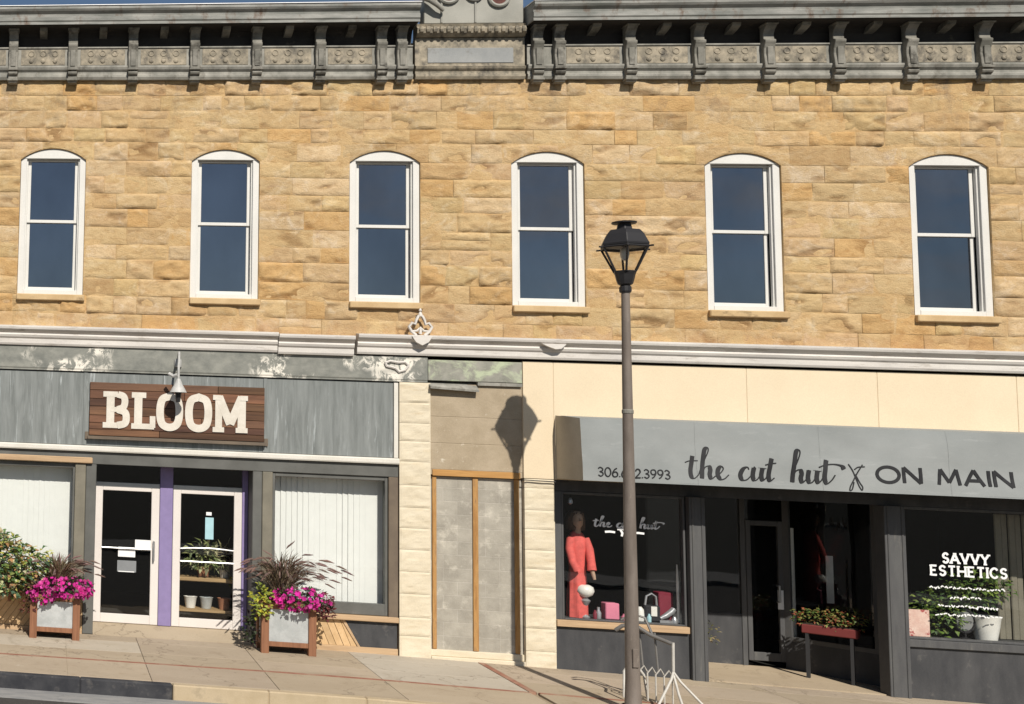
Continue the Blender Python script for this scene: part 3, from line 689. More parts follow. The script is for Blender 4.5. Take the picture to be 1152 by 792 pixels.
# entrance ramp, doors, purple posts
DY = .42
structure(MB().add([(-5.733, -.02, gz(-5.7)-.1), (-3.357, -.02, gz(-3.4)-.1), (-3.357, DY+.9, -.1), (-5.733, DY+.9, -.1),
                    (-5.733, -.02, gz(-5.7)+.004), (-3.357, -.02, gz(-3.4)+.004), (-3.357, DY, .165), (-5.733, DY, .165), (-3.357, DY+.9, .165), (-5.733, DY+.9, .165)],
                   [(0, 1, 5, 4), (4, 5, 6, 7), (7, 6, 8, 9), (0, 4, 7, 9, 3), (1, 2, 8, 6, 5), (3, 9, 8, 2), (0, 3, 2, 1)], (1, 1, .98)).build('entrance_ramp', M['walk']))
B(-4.715, -4.515, DY-.03, DY+.06, .166, 2.66).build('purple_post', M['purple'], bld, bevel=.006)
B(-3.445, -3.358, DY-.02, DY+.06, .166, 2.66).build('purple_post', M['purple'], bld, bevel=.006)
for a, b in ((-5.73, -4.718), (-4.512, -3.448)):
    o = B(a, b, DY-.02, DY+.05, 2.30, 2.375).build('door_head', M['grey_metal'], bld, bevel=.005)
    B(a, b, DY+.01, DY+.016, 2.377, 2.653).build('transom_pane', M['glass'], bld)
def door(x0, x1, z0, z1, y, lst, rst, bot, bars, handle=None):
    mb = B(x0, x0+lst, y-.022, y+.025, z0, z1); mb.box(x1-rst, x1, y-.022, y+.025, z0, z1)
    mb.box(x0+lst, x1-rst, y-.02, y+.025, z0, z0+bot); mb.box(x0+lst, x1-rst, y-.02, y+.025, z1-.055, z1)
    d = mb.build('door', M['alu'], bld, bevel=.006)
    B(x0+lst-.01, x1-rst+.01, y, y+.007, z0+bot-.01, z1-.045).build('pane', M['glass'], d)
    for z, bow in bars:
        n = 8; pts = [(x0+lst+(x1-rst-x0-lst)*i/n, y-.045-bow*.02*math.sin(math.pi*i/n), z+bow*.025*math.sin(math.pi*i/n)) for i in range(n+1)]
        MB().tube(pts, .014, 7).build('push_bar', M['grey_metal'], d, smooth=True)
    if handle: MB().tube([(handle, y-.02, z0+1.0), (handle, y-.07, z0+1.0), (handle, y-.07, z0+1.3), (handle, y-.02, z0+1.3)], .014, 7).build('handle', M['grey_metal'], d)
    return d
door(-5.725, -4.72, .17, 2.298, DY, .115, .125, .14, [(1.34, 0)], -4.80)
door(-4.508, -3.45, .17, 2.298, DY, .12, .12, .14, [(1.385, 1), (1.19, 0)])
# kick plate reflection strip inside first door: pale mat
# ------------------------------------------------------------------ pilasters, blocked doorway
def pilaster(x0, x1, z0, z1, rg):
    mb = B(x0+.012, x1-.012, .0, .14, z0, z1, (.8, .78, .72)); z = z0
    while z < z1-.05:
        h = rg.uniform(.27, .36); h = min(h, z1-z)
        if z1-z-h < .12: h = z1-z
        nx, nz = 14, max(4, int(h/.03)); vs = []; s = rg.uniform(0, 99)
        for j in range(nz+1):
            for i in range(nx+1):
                u, v = i/nx, j/nz; xx = x0+(x1-x0)*u; zz = z+.002+(h-.004)*v
                e = min(min(u, 1-u)*(x1-x0), min(v, 1-v)*h); k = min(1, e/.018)
                vs.append((xx, -.012-k*(.004+.008*max(0, .5+noise.fractal(Vector((xx*5+s, zz*9, s)), 1, 2, 4))), zz))
        mb.add(vs, [(j*(nx+1)+i, j*(nx+1)+i+1, (j+1)*(nx+1)+i+1, (j+1)*(nx+1)+i) for j in range(nz) for i in range(nx)])
        for xx in (x0, x1):
            mb.add([(xx, -.012, z+.004), (xx, .1, z+.004), (xx, .1, z+h-.004), (xx, -.012, z+h-.004)], [(0, 1, 2, 3)])
        z += h
    return mb.build('pilaster', M['pilaster'], bld)
pilaster(-1.205, -.755, -.05, 4.105, random.Random(2))
pilaster(.575, .995, -.10, 2.72, random.Random(7))
mb = MB(); rg = random.Random(9); z = .13
while z < 2.70:
    h = .2; off = rg.choice((0, .2)); x = -.75-off
    while x < .57:
        a, b = max(-.75, x+.004), min(.57, x+.396)
        if b-a > .02:
            t = rg.uniform(.94, 1.06); mb.box(a, b, .073, .16, z+.004, min(2.70, z+h-.004), (t, t, t*.98))
        x += .4
    z += h
mb.box(-.752, .572, .0748, .24, .12, 2.70, (1.12, 1.12, 1.12))
blk = mb.build('block_infill', M['block'], bld, bevel=.003)
for a, b in ((-.715, -.655), (-.135, -.06), (.455, .52)):
    B(a, b, .045, .0725, .13, 2.70).build('wood_stud', M['orange_wood'], bld, bevel=.004)
B(-.72, .53, .012, .10, 2.705, 2.80).build('wood_lintel', wood_mat('orange_lintel', (.36, .18, .055), (.52, .29, .10), 'x'), bld, bevel=.004)
mb = MB(); zs = [2.80, 3.2, 3.6, 4.08]
for k in range(3): mb.box(-.752, .572, .022, .2, zs[k]+.003, zs[k+1]-.003)
mb.box(-.752, .572, .027, .22, 2.72, 4.1); mb.build('stucco_panel', M['stucco'], bld, bevel=.004)
mb = B(-.75, .57, -.02, .3, -.12, .03); mb.box(-.75, .57, .03, .3, .03, .125); mb.build('step', M['pilaster'], bld, bevel=.008)
B(-.79, .555, -.022, .1, 4.145, 4.46).build('weathered_board', M['lichen'], bld, bevel=.006)
mb = MB().hexa([(-.78, -.10, 4.02), (-.08, -.08, 3.985), (-.08, .1, 4.10), (-.78, .1, 4.12), (-.78, -.105, 4.05), (-.08, -.085, 4.015), (-.08, .1, 4.135), (-.78, .1, 4.14)])
mb.build('loose_board', M['lead'], bld)
B(-.075, .555, -.02, .1, 4.09, 4.14).build('weathered_trim', M['lead'], bld)

# ------------------------------------------------------------------ salon shopfront
mb = MB(); xs = [.565, .998, 2.06, 3.66, 5.4, 7.2, 9., BX1]
for a, b in zip(xs[:-1], xs[1:]): mb.box(a+.003, b-.003, -.012, .1, 2.725 if a < 1 else 2.90, 4.48)
mb.box(.57, BX1-.01, -.004, .14, 2.91, 4.47); mb.build('fascia_board', M['cream'], bld, bevel=.004)
B(1.0, BX1, .02, .3, 2.56, 2.898).build('header', M['charcoal'], bld)
B(1.0, 3.02, .012, .14, -.2, .575).build('bulkhead', M['charcoal'], bld)
B(1.0, 2.80, -.045, .16, .58, .675).build('sill_board', M['tan_wood'], bld, bevel=.006)
B(1.0, 1.10, .02, .14, .677, 2.555).build('post', M['charcoal2'], bld, bevel=.005)
ws = shop_window(1.102, 2.80, .677, 2.555, .08, M['charcoal2'], .03, .04, .02)
mb = B(2.72, 2.76, .01, .03, .69, 2.1) if False else MB()
def post(x0, x1, y0, y1, z0, z1):
    mb = B(x0, x1, y0, y1, z0, z1); mb.box(x0+.03, x0+.055, y0-.012, y0, z0, z1); mb.box(x1-.055, x1-.03, y0-.012, y0, z0, z1)
    return mb.build('pillar', M['charcoal2'], bld, bevel=.006)
post(2.815, 3.03, -.06, .16, -.2, 2.558)
post(5.39, 5.66, -.06, .16, -.25, 2.558)
B(5.66, BX1, .012, .14, -.3, .58).build('bulkhead', M['charcoal'], bld)
B(5.66, BX1, -.03, .16, .585, .69).build('sill_board', M['charcoal2'], bld, bevel=.006)
wv = shop_window(5.66, BX1-.05, .692, 2.558, .08, M['charcoal2'], .03, .04, .03)
# entry recess
rec = [(3.03, .02), (5.395, .02), (5.75, .62), (4.99, 1.62), (3.03, 1.62)]
structure(MB().add([(x, y, -.5) for x, y in rec]+[(x, y, gz(x)+.012+.022*y) for x, y in rec], [(0, 1, 6, 5), (1, 2, 7, 6), (2, 3, 8, 7), (3, 4, 9, 8), (4, 0, 5, 9), (5, 6, 7, 8, 9), (4, 3, 2, 1, 0)], (1.12, 1.1, 1.05)).build('entry_floor', M['walk']))
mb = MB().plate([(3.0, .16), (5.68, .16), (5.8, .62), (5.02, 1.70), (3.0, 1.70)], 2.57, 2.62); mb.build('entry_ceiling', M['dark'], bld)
B(3.0, 3.03, .162, 1.62, -.3, .62).build('entry_wall', M['charcoal'], bld)
B(3.005, 3.025, .17, 1.62, .62, 2.57).build('display_pane', M['glass'], bld)
B(3.03, 4.40, 1.60, 1.66, -.1, .73).build('entry_wall', M['charcoal'], bld, bevel=.004)
o = B(4.37, 4.44, 1.585, 1.66, -.1, 2.57).build('post', M['charcoal2'], bld); B(3.03, 4.37, 1.61, 1.617, .73, 2.57).build('display_pane', M['glass'], bld)
mb = B(4.45, 4.52, 1.58, 1.63, .03, 2.2); mb.box(4.91, 4.98, 1.58, 1.63, .03, 2.2); mb.box(4.52, 4.91, 1.582, 1.63, .03, .16); mb.box(4.52, 4.91, 1.582, 1.63, 2.12, 2.2)
sdr = mb.build('door', M['charcoal2'], bld, bevel=.006); B(4.51, 4.92, 1.60, 1.607, .15, 2.13).build('pane', M['glass'], sdr)
MB().tube([(4.88, 1.58, .95), (4.88, 1.52, .95), (4.88, 1.52, 1.2), (4.88, 1.58, 1.2)], .016, 8).build('handle', M['grey_metal'], sdr)
B(4.45, 4.98, 1.60, 1.607, 2.21, 2.57).build('transom_pane', M['glass'], bld)
# angled display: from the door jamb back to the pillar
A0, A1 = Vector((5.0, 1.60, 0)), Vector((5.74, .62, 0)); ax = (A1-A0).normalized(); an = Vector((-ax.y, ax.x, 0))*-1
def aslab(mb, u0, u1, z0, z1, t0=-.03, t1=.03):
    L = (A1-A0).length; p = [A0+ax*u0*L+an*t0, A0+ax*u1*L+an*t0, A0+ax*u1*L+an*t1, A0+ax*u0*L+an*t1]
    return mb.hexa([(q.x, q.y, z0) for q in p]+[(q.x, q.y, z1) for q in p])
aslab(MB(), 0, 1, -.2, .36).build('entry_wall', M['charcoal'], bld)
mb = aslab(MB(), 0, .07, .362, 2.57); aslab(mb, .93, 1, .362, 2.57); aslab(mb, .07, .93, .362, .43, -.028, .032)
dw = mb.build('display_window', M['charcoal2'], bld); aslab(MB(), .06, .94, .42, 2.57, -.003, .003).build('pane', M['glass'], dw)
MB().plate([(5.40, .165), (5.66, .165), (5.79, .60), (5.75, .64)], -.25, 2.57).build('entry_wall', M['charcoal'], bld)

# ------------------------------------------------------------------ the awning
AX0, AX1, AZ0, AZ1, AY0, AY1 = 1.02, 9.6, 2.74, 3.63, -.66, -.74
awn = thing('awning', 'long grey canvas awning with black lettering over the dark salon front', 'awning', (5, 0, 2.74))
nx, nz = 140, 12; vs = []; fs = []
def ap(x, v):      # v runs 0 at the bottom hem to 1 at the front top
    sag = .018*math.sin(x*3.1)+.03*noise.noise(Vector((x*.9, v*1.6, 0)))+.012*noise.noise(Vector((x*3.1+v*2, v*3, 4)))
    return (x, AY1+(AY0-AY1)*v + sag*math.sin(math.pi*v), AZ0+(AZ1-AZ0)*v + .012*math.sin(x*2.3)*v*(1-v)*2)
for j in range(nz+1):
    for i in range(nx+1): vs.append(ap(AX0+.07+(AX1-AX0-.07)*i/nx, j/nz))
fs = [(j*(nx+1)+i, j*(nx+1)+i+1, (j+1)*(nx+1)+i+1, (j+1)*(nx+1)+i) for j in range(nz) for i in range(nx)]
front = MB().add(vs, fs)
for xs_ in (2.62, 4.22, 5.82, 7.42, 9.0):
    for j in range(nz):
        p, q = ap(xs_, j/nz), ap(xs_, (j+1)/nz); front.add([(p[0]-.012, p[1]-.003, p[2]), (p[0]+.012, p[1]-.003, p[2]), (q[0]+.012, q[1]-.003, q[2]), (q[0]-.012, q[1]-.003, q[2])], [(0, 1, 2, 3)])
topv = [ap(AX0+.07+(AX1-AX0-.07)*i/nx, 1) for i in range(nx+1)]
front.add(topv + [(p[0], -.015, 3.68) for p in topv], [(i, i+1, nx+2+i, nx+1+i) for i in range(nx)])
nl = 6                                       # the left cheek, softly folded
L = [ap(AX0+.07, j/nz) for j in range(nz+1)]
ch = []
for j in range(nz+1):
    for i in range(nl+1):
        u = i/nl; y = L[j][1]*(1-u) + -.015*u; ch.append((L[j][0]*(1-u)+AX0*u - .03*math.sin(math.pi*u)*(j/nz), y, L[j][2]+(.05*u if j == nz else 0)*1))
cheek = MB(); cheek.add(ch, [(j*(nl+1)+i, j*(nl+1)+i+1, (j+1)*(nl+1)+i+1, (j+1)*(nl+1)+i) for j in range(nz) for i in range(nl)])
R_ = [(AX1, p[1], p[2]) for p in [ap(AX1, j/nz) for j in range(nz+1)]]
front.add(R_ + [(AX1, -.015, p[2]) for p in R_], [(j, j+1, nz+2+j, nz+1+j) for j in range(nz)])
fo = front.build('canopy', M['awning'], awn, smooth=True)
cheek.build('awning_cheek', M['cheek'], awn, smooth=True)
mb = MB(); mb.tube([(AX0+.08, AY1+.02, AZ0+.015), (AX1-.02, AY1+.02, AZ0+.015)], .018, 6)
for x in (AX0+.1, 2.6, 4.2, 5.8, 7.4, 9.4): mb.tube([(x, -.02, AZ0+.02), (x, AY1+.03, AZ0+.02)], .016, 6); mb.tube([(x, -.02, 3.6), (x, AY1+.05, AZ0+.03)], .014, 6)
mb.build('awning_frame', M['awn_in'], awn)
def awn3(u, v, d):     # u along x, v height in metres above the awning hem
    t = (v)/(AZ1-AZ0); p = ap(u, t); return (p[0], p[1]-.003-d, p[2])
thick = lambda W, th: (lambda t: th + (W-th)*max(0, min(1, -t.y*1.15 if t.y < 0 else 0))**1.3)
SCR = [  # strokes of the script, in x-height units
 [(.50, 1.75), (.40, 1.2), (.28, .6), (.30, .12), (.5, -.02), (.8, .25)], [(-.05, 1.22), (.3, 1.36), (.85, 1.38)],
 [(.8, .25), (1.2, 1.2), (1.62, 2.15), (1.58, 2.45), (1.38, 2.25), (1.22, 1.5), (1.10, .7), (1.02, 0)], [(1.06, .35), (1.3, .85), (1.58, .98), (1.66, .7), (1.58, .3), (1.68, 0), (1.95, .2)],
 [(1.95, .2), (2.32, .45), (2.55, .8), (2.42, 1.0), (2.2, .75), (2.14, .3), (2.32, -.02), (2.6, .05), (2.9, .35)],
 [(4.28, .82), (4.18, 1.0), (3.9, .85), (3.68, .4), (3.78, .02), (4.1, .03), (4.45, .4)],
 [(4.45, .4), (4.62, .98), (4.52, .4), (4.6, .02), (4.85, .12), (5.1, .6), (5.2, .98), (5.1, .4), (5.18, .02), (5.42, .2)],
 [(5.42, .2), (5.7, .9), (5.86, 1.75), (5.72, 1.1), (5.6, .45), (5.68, .0), (6.0, .25)], [(5.4, 1.22), (5.75, 1.34), (6.15, 1.4)],
 [(7.3, .9), (7.6, 1.5), (7.9, 2.3), (7.8, 2.55), (7.6, 2.3), (7.42, 1.4), (7.3, .7), (7.22, 0)], [(7.26, .35), (7.5, .85), (7.8, .98), (7.9, .7), (7.82, .3), (7.92, 0), (8.2, .25)],
 [(8.2, .25), (8.42, .98), (8.32, .4), (8.4, .02), (8.66, .12), (8.92, .6), (9.02, .98), (8.92, .4), (9.0, .02), (9.25, .25)],
 [(9.25, .25), (9.55, .9), (9.72, 1.85), (9.56, 1.1), (9.46, .45), (9.56, .0), (9.9, .25), (10.2, .7)], [(9.15, 1.25), (9.6, 1.45), (10.2, 1.55), (10.7, 1.45), (10.85, 1.2)]]
SCI = [[(10.35, 1.35), (10.75, .8), (11.2, -.25), (11.45, -.6), (11.55, -.35), (11.3, .0), (10.95, .6)], [(11.75, 1.35), (11.2, .75), (10.7, .1), (10.35, -.35), (10.25, -.65), (10.5, -.55), (10.75, 0)], [(10.9, .95), (11.3, 1.15), (11.95, 1.2)]]
mb = MB(); u = .175; x0 = 2.47; k = 0; ux = .1865
for word in (SCR[:5], SCR[5:9], SCR[9:]):
    mb = MB()
    for st in word:
        ribbon(mb, [Vector((x0+p.x*ux, .10+p.y*u*1.02, 0)) for p in catmull(st)], thick(.054, .014), awn3, k % 14); k += 1
    mb.build('script_lettering', M['black_letter'], awn)
mb = MB()
for st in SCI: ribbon(mb, [Vector((4.56+(p.x-10.4)*u*.72, .14+p.y*u*1.05, 0)) for p in catmull(st)], lambda t: .015, awn3, k % 14); k += 1
mb.build('scissors_emblem', M['black_letter'], awn)
def caps(mb, text, x, z, h, wd, pen, to3, gap=.28, serif=0., fit=0.):
    """plain upright capitals and digits drawn as pen strokes; wd scales the width"""
    E = [(.5+.5*math.cos(2*math.pi*t/24), .5+.5*math.sin(2*math.pi*t/24)) for t in range(24)]
    G = {'O': (1.15, [('c', E)]), 'N': (.85, [[(0, 0), (0, 1)], [(0, 1), (1, 0)], [(1, 0), (1, 1)]]), 'M': (1.05, [[(0, 0), (.12, 1)], [(.12, 1), (.5, .15)], [(.5, .15), (.88, 1)], [(.88, 1), (1, 0)]]),
         'A': (.95, [[(0, 0), (.5, 1)], [(.5, 1), (1, 0)], [(.18, .33), (.82, .33)]]), 'I': (.02, [[(.5, 0), (.5, 1)]]), 'V': (.9, [[(0, 1), (.5, 0)], [(.5, 0), (1, 1)]]),
         'Y': (.85, [[(0, 1), (.5, .48)], [(1, 1), (.5, .48)], [(.5, .5), (.5, 0)]]), 'E': (.62, [[(0, 0), (0, 1)], [(0, 1), (1, 1)], [(0, .52), (.8, .52)], [(0, 0), (1, 0)]]),
         'T': (.75, [[(0, 1), (1, 1)], [(.5, 1), (.5, 0)]]), 'H': (.8, [[(0, 0), (0, 1)], [(1, 0), (1, 1)], [(0, .5), (1, .5)]]),
         'C': (.8, ['s', (.95, .8), (.75, .97), (.45, 1), (.12, .8), (0, .5), (.12, .2), (.45, 0), (.75, .03), (.95, .2)]),
         'S': (.62, ['s', (.95, .82), (.7, .98), (.35, .98), (.06, .8), (.15, .58), (.5, .5), (.85, .42), (.95, .2), (.65, .02), (.3, .02), (.03, .18)]),
         '3': (.55, ['s', (.05, .85), (.4, 1), (.85, .85), (.8, .62), (.4, .52), (.85, .4), (.92, .18), (.5, 0), (.03, .14)]),
         '0': (.6, [('c', E)]), '6': (.58, ['s', (.8, .98), (.4, .8), (.05, .4), (.15, .08), (.5, 0), (.9, .12), (.92, .4), (.6, .56), (.2, .46), (.05, .3)]),
         '7': (.55, [[(0, 1), (1, 1)], [(1, 1), (.35, 0)]]), '2': (.55, ['s', (.05, .75), (.25, .97), (.7, .97), (.92, .72), (.7, .45), (.05, .02), (.5, .015), (1, .02)]),
         '9': (.58, ['s', (.2, .02), (.6, .2), (.95, .6), (.85, .92), (.5, 1), (.1, .88), (.08, .6), (.4, .44), (.8, .54), (.95, .7)]), '.': (.05, [[(.5, 0), (.5, .1)]]), ' ': (.45, [])}
    if fit: wd = wd*fit/(sum(G[q][0]*h*wd+gap*h*wd for q in text)-gap*h*wd)
    k = 0; pos = x
    for chh in text:
        gw, st = G[chh]; W = gw*h*wd
        P = lambda a: Vector((pos+a[0]*W, z+a[1]*h, 0))
        if st and st[0] == 's': ribbon(mb, [P((q.x, q.y)) for q in catmull(st[1:], 5)], lambda t: pen, to3, k % 9); k += 1
        else:
            for s_ in st:
                if isinstance(s_, tuple) and s_[0] == 'c': ribbon(mb, [P(q) for q in s_[1]], lambda t: pen, to3, k % 9, True)
                else:
                    a, b = P(s_[0]), P(s_[1]); ribbon(mb, [a, a.lerp(b, .5), b], lambda t: pen, to3, k % 9)
                    if serif:
                        for e, q in ((a, s_[0]), (b, s_[1])):
                            if q[1] in (0, 1) and abs(a.y-b.y) > h*.3: k += 1; ribbon(mb, [Vector((e.x-serif, e.y, 0)), Vector((e.x, e.y, 0)), Vector((e.x+serif, e.y, 0))], lambda t: pen*.75, to3, (k % 9)+9)
                k += 1
        pos += W + gap*h*wd
    return pos
mb = MB(); caps(mb, 'ON', 4.90, .155, .215, 1.12, .042, awn3, .24); mb.build('block_lettering', M['black_letter'], awn)
mb = MB(); caps(mb, 'MAIN', 5.66, .150, .21, 1.2, .042, awn3, .27); mb.build('block_lettering', M['black_letter'], awn)
mb = MB(); caps(mb, '306.672.3993', 1.29, .07, .125, 1.0, .017, awn3, .17); mb.build('phone_number', M['black_letter'], awn)

# ------------------------------------------------------------------ flower shop sign with its lamp
sg = thing('shop_sign', 'brown plank signboard with raised cream slab serif capitals on grey metal panel', 'sign', (-4.55, 0, 3.05))
mb = MB(); rg = random.Random(4); z = 3.105; X0, X1 = -5.87, -3.20
mb.box(X0, X1, -.03, .0, 3.11, 3.94, (.5, .5, .5))
while z < 3.93:
    h = rg.choice((.10, .14, .12)); h = min(h, 3.945-z); a = X0; cut = rg.uniform(X0+.7, X1-.7)
    for p, q in ((X0, cut), (cut, X1)):
        t = rg.uniform(.6, 1.5); mb.box(p+.003, q-.003, -.055, -.028, z+.003, z+h-.003, (t, t*rg.uniform(.9, 1.05), t*rg.uniform(.85, 1.05)))
    z += h
mb.build('sign_board', M['sign_wood'], sg, bevel=.003)
mb = B(X0-.02, X1+.02, -.085, .0, 3.05, 3.098); mb.box(X0-.06, X0-.004, -.03, .0, 3.045, 3.16); mb.box(X1+.004, X1+.06, -.03, .0, 3.045, 3.16); mb.build('sign_bracket', M['umber'], sg)
sgn3 = lambda x, z, d: (x, -.058-d*2.5, z)
def slabserif(name, x0, x1, z0, z1, kind):
    mb = MB(); W, H = x1-x0, z1-z0; k = [0]
    def bar(a, b, wd):
        a, b = Vector((x0+a[0]*W, z0+a[1]*H, 0)), Vector((x0+b[0]*W, z0+b[1]*H, 0)); ribbon(mb, [a, a.lerp(b, .5), b], lambda t: wd, sgn3, k[0] % 14); k[0] += 1
    def curve(ps, wd, closed=False):
        c = catmull(ps, 7) if not closed else catmull(ps+[ps[0]], 7)[:-1]
        ribbon(mb, [Vector((x0+p.x*W, z0+p.y*H, 0)) for p in c], lambda t: wd, sgn3, k[0] % 14, closed); k[0] += 1
    w_ = .122; s_ = .086
    if kind == 'B':
        bar((.28, 0), (.28, 1), w_); bar((0, .07), (.6, .07), s_); bar((0, .93), (.55, .93), s_); bar((.28, .51), (.6, .51), s_*.9)
        curve([(.55, .93), (.76, .88), (.82, .74), (.76, .58), (.55, .51)], w_*.85); curve([(.55, .51), (.82, .44), (.88, .28), (.82, .13), (.55, .07)], w_*.9)
    if kind == 'L':
        bar((.28, 0), (.28, 1), w_); bar((0, .93), (.6, .93), s_); bar((0, .07), (.95, .07), s_); bar((.88, .04), (.88, .36), s_)
    if kind == 'O': curve([(.5, .93), (.78, .83), (.86, .5), (.78, .17), (.5, .07), (.22, .17), (.14, .5), (.22, .83)], w_*.95, True)
    if kind == 'M':
        bar((.17, 0), (.17, 1), w_*.85); bar((.83, 0), (.83, 1), w_); bar((.17, .97), (.5, .22), w_); bar((.5, .22), (.83, .97), w_)
        bar((0, .06), (.33, .06), s_*.9); bar((.66, .06), (1, .06), s_*.9); bar((0, .94), (.22, .94), s_*.9); bar((.78, .94), (1, .94), s_*.9)
    return mb.build(name, M['letter'], sg)
for kind, a, b in (('B', -5.66, -5.25), ('L', -5.22, -4.85), ('O', -4.84, -4.43), ('O', -4.40, -3.99), ('M', -3.98, -3.455)):
    slabserif('sign_letter', a, b, 3.235, 3.80, kind)
gl = thing('sign_lamp', 'small white gooseneck lamp reaching over the wooden signboard', 'wall lamp', (-4.55, -.03, 4.3))
pts = [(-4.52, -.03, 4.28), (-4.52, -.10, 4.40), (-4.52, -.20, 4.44), (-4.53, -.31, 4.38), (-4.54, -.36, 4.24), (-4.54, -.36, 4.00)]
MB().tube(catmull3 := pts, .019, 8).build('lamp_arm', M['lamp_white'], gl, smooth=True)
mb = MB().lathe(-4.52, -.04, [(.055, 4.22), (.06, 4.25), (.06, 4.31), (.055, 4.34)], 10); mb.build('wall_plate', M['lamp_white'], gl)
mb = MB(); n = 16; prof = [(.03, 4.02), (.05, 3.97), (.07, 3.92), (.10, 3.87), (.13, 3.81), (.125, 3.81), (.095, 3.865), (.06, 3.91), (.03, 3.95)]
vs = [(-4.54+r*math.cos(2*math.pi*j/n), -.36+r*math.sin(2*math.pi*j/n), z) for r, z in prof for j in range(n)]
mb.add(vs, [(i*n+j, i*n+(j+1) % n, (i+1)*n+(j+1) % n, (i+1)*n+j) for i in range(len(prof)-1) for j in range(n)]+[tuple(range(n)), tuple(range(8*n, 9*n))])
mb.build('lamp_shade', M['lamp_white'], gl, smooth=True)
MB().tube([(-4.68, -.30, 4.10), (-4.62, -.34, 4.06), (-4.56, -.36, 4.08)], .028, 7).build('lamp_clip', M['lamp_white'], gl)
MB().tube([(-4.54, -.36, 3.92), (-4.54, -.36, 3.80), (-4.54, -.36, 3.66)], [.035, .05, .03], 8).build('bulb', M['black_metal'], gl)

# ------------------------------------------------------------------ street lamp
LX, LY = .86, -2.58; zb = gz(LX, LY)
sl_ = thing('street_lamp', 'tall brown street lamp post with black six sided lantern in front of salon', 'street lamp', (LX, LY, zb))
mb = MB().lathe(LX, LY, [(.11, zb), (.11, zb+.05), (.095, zb+.07), (.082, zb+.4), (.077, zb+1.2), (.060, 3.5), (.048, 5.16), (.048, 5.24)], 20); mb.build('pole', M['pole'], sl_, smooth=True)
B(LX-.035, LX+.035, LY-.098, LY-.06, zb+.55, zb+.78).build('access_hatch', M['pole'], sl_, bevel=.006)
MB().lathe(LX, LY, [(.058, 3.63), (.066, 3.64), (.066, 3.68), (.058, 3.69)], 18).build('pole_band', M['bracket'], sl_)
mb = MB().lathe(LX, LY, [(.13, zb+.0), (.16, zb+.004), (.16, zb+.05), (.12, zb+.08), (.12, zb+.0)], 20); mb.build('base_plate', M['pole'], sl_)
mb = MB().lathe(LX, LY, [(.062, 5.20), (.07, 5.22), (.07, 5.27), (.055, 5.29), (.085, 5.31), (.10, 5.36), (.115, 5.43), (.125, 5.46), (.125, 5.48)], 12); mb.build('collar', M['black_metal'], sl_)
ph = R(12); n = 6
def hexp(r, z): return [Vector((LX+r*math.cos(ph+math.pi*2*j/n), LY+r*math.sin(ph+math.pi*2*j/n), z)) for j in range(n)]
lo, hi_ = hexp(.13, 5.47), hexp(.285, 5.785)
for j in range(n):
    q = (j+1) % n; mb = MB(); c = (lo[j]+lo[q]+hi_[j]+hi_[q])/4; nn = (hi_[j]-lo[j]).cross(lo[q]-lo[j]).normalized()*.004
    mb.add([lo[j]*.97+c*.03, lo[q]*.97+c*.03, hi_[q]*.97+c*.03, hi_[j]*.97+c*.03], [(0, 1, 2, 3)]); mb.build('lantern_pane', M['frost'], sl_)
mb = MB()
for j in range(n): mb.tube([lo[j], hi_[j]], .013, 6); mb.tube([hi_[j], hi_[(j+1) % n]], .015, 6); mb.tube([lo[j], lo[(j+1) % n]], .012, 6)
for j in range(n):
    d = (hi_[j]-Vector((LX, LY, 5.785))).normalized(); mb.tube([hi_[j], hi_[j]+d*.06], .012, 5)
mb.build('lantern_frame', M['black_metal'], sl_)
mb = MB(); rings = [hexp(.295, 5.80), hexp(.298, 5.83), hexp(.285, 5.85), hexp(.235, 5.955), hexp(.20, 6.0), hexp(.185, 6.015), hexp(.10, 6.02), hexp(.085, 6.09)]
mb.add([v for r_ in rings for v in r_], [(i*n+j, i*n+(j+1) % n, (i+1)*n+(j+1) % n, (i+1)*n+j) for i in range(len(rings)-1) for j in range(n)]+[tuple(range(n)), tuple(range((len(rings)-1)*n, len(rings)*n))])
mb.build('lantern_roof', M['black_metal'], sl_, bevel=.006)
mb = MB().lathe(LX, LY, [(.07, 6.08), (.075, 6.10), (.14, 6.105), (.145, 6.125), (.06, 6.14), (.02, 6.15)], 12); mb.build('vent_cap', M['black_metal'], sl_)
mb = MB().lathe(LX, LY, [(.03, 5.79), (.05, 5.77), (.055, 5.70), (.04, 5.64), (.01, 5.62)], 10); mb.build('bulb', M['ceramic'], sl_, smooth=True)
# cable that runs from the block wall across the cream pilaster
tag(MB().tube([(.53, .06, 2.70), (.55, -.06, 2.70), (.75, -.065, 2.695), (1.0, -.06, 2.69), (1.16, -.10, 2.70)], .009, 6).build('cable', M['black_metal']), 'thin dark cable across the cream pilaster beside the awning', 'cable')

# ------------------------------------------------------------------ bicycle rack
rk = thing('bike_rack', 'white tubular bike rack with grey hooped top behind the lamp post', 'bike rack', (1.45, -2.0, gz(1.45, -2)))
def g3(x, y, z=0): return (x, y, gz(x, y)+z)
mb = MB(); mb.tube([g3(1.545, -2.15, .82), g3(1.54, -2.15, .40)], .018, 8)
mb.tube([g3(1.54, -2.15, .45), g3(1.49, -2.2, .36), g3(1.22, -2.4, .03)], .016, 8); mb.tube([g3(1.54, -2.15, .45), g3(1.60, -2.2, .34), g3(1.84, -2.42, .02)], .016, 8); mb.tube([g3(1.54, -2.15, .42), g3(1.535, -2.28, .2), g3(1.53, -2.42, .02)], .016, 8)
mb.tube([g3(1.16, -2.42, .03), g3(1.53, -2.43, .03)], .016, 7); mb.build('stand', M['rack'], rk, smooth=True)
mb = MB(); mb.tube([g3(1.235, -1.75, .88), g3(1.235, -1.75, .55), g3(1.20, -1.78, .47), g3(1.09, -1.85, .36), g3(1.06, -1.9, .03)], .018, 8)
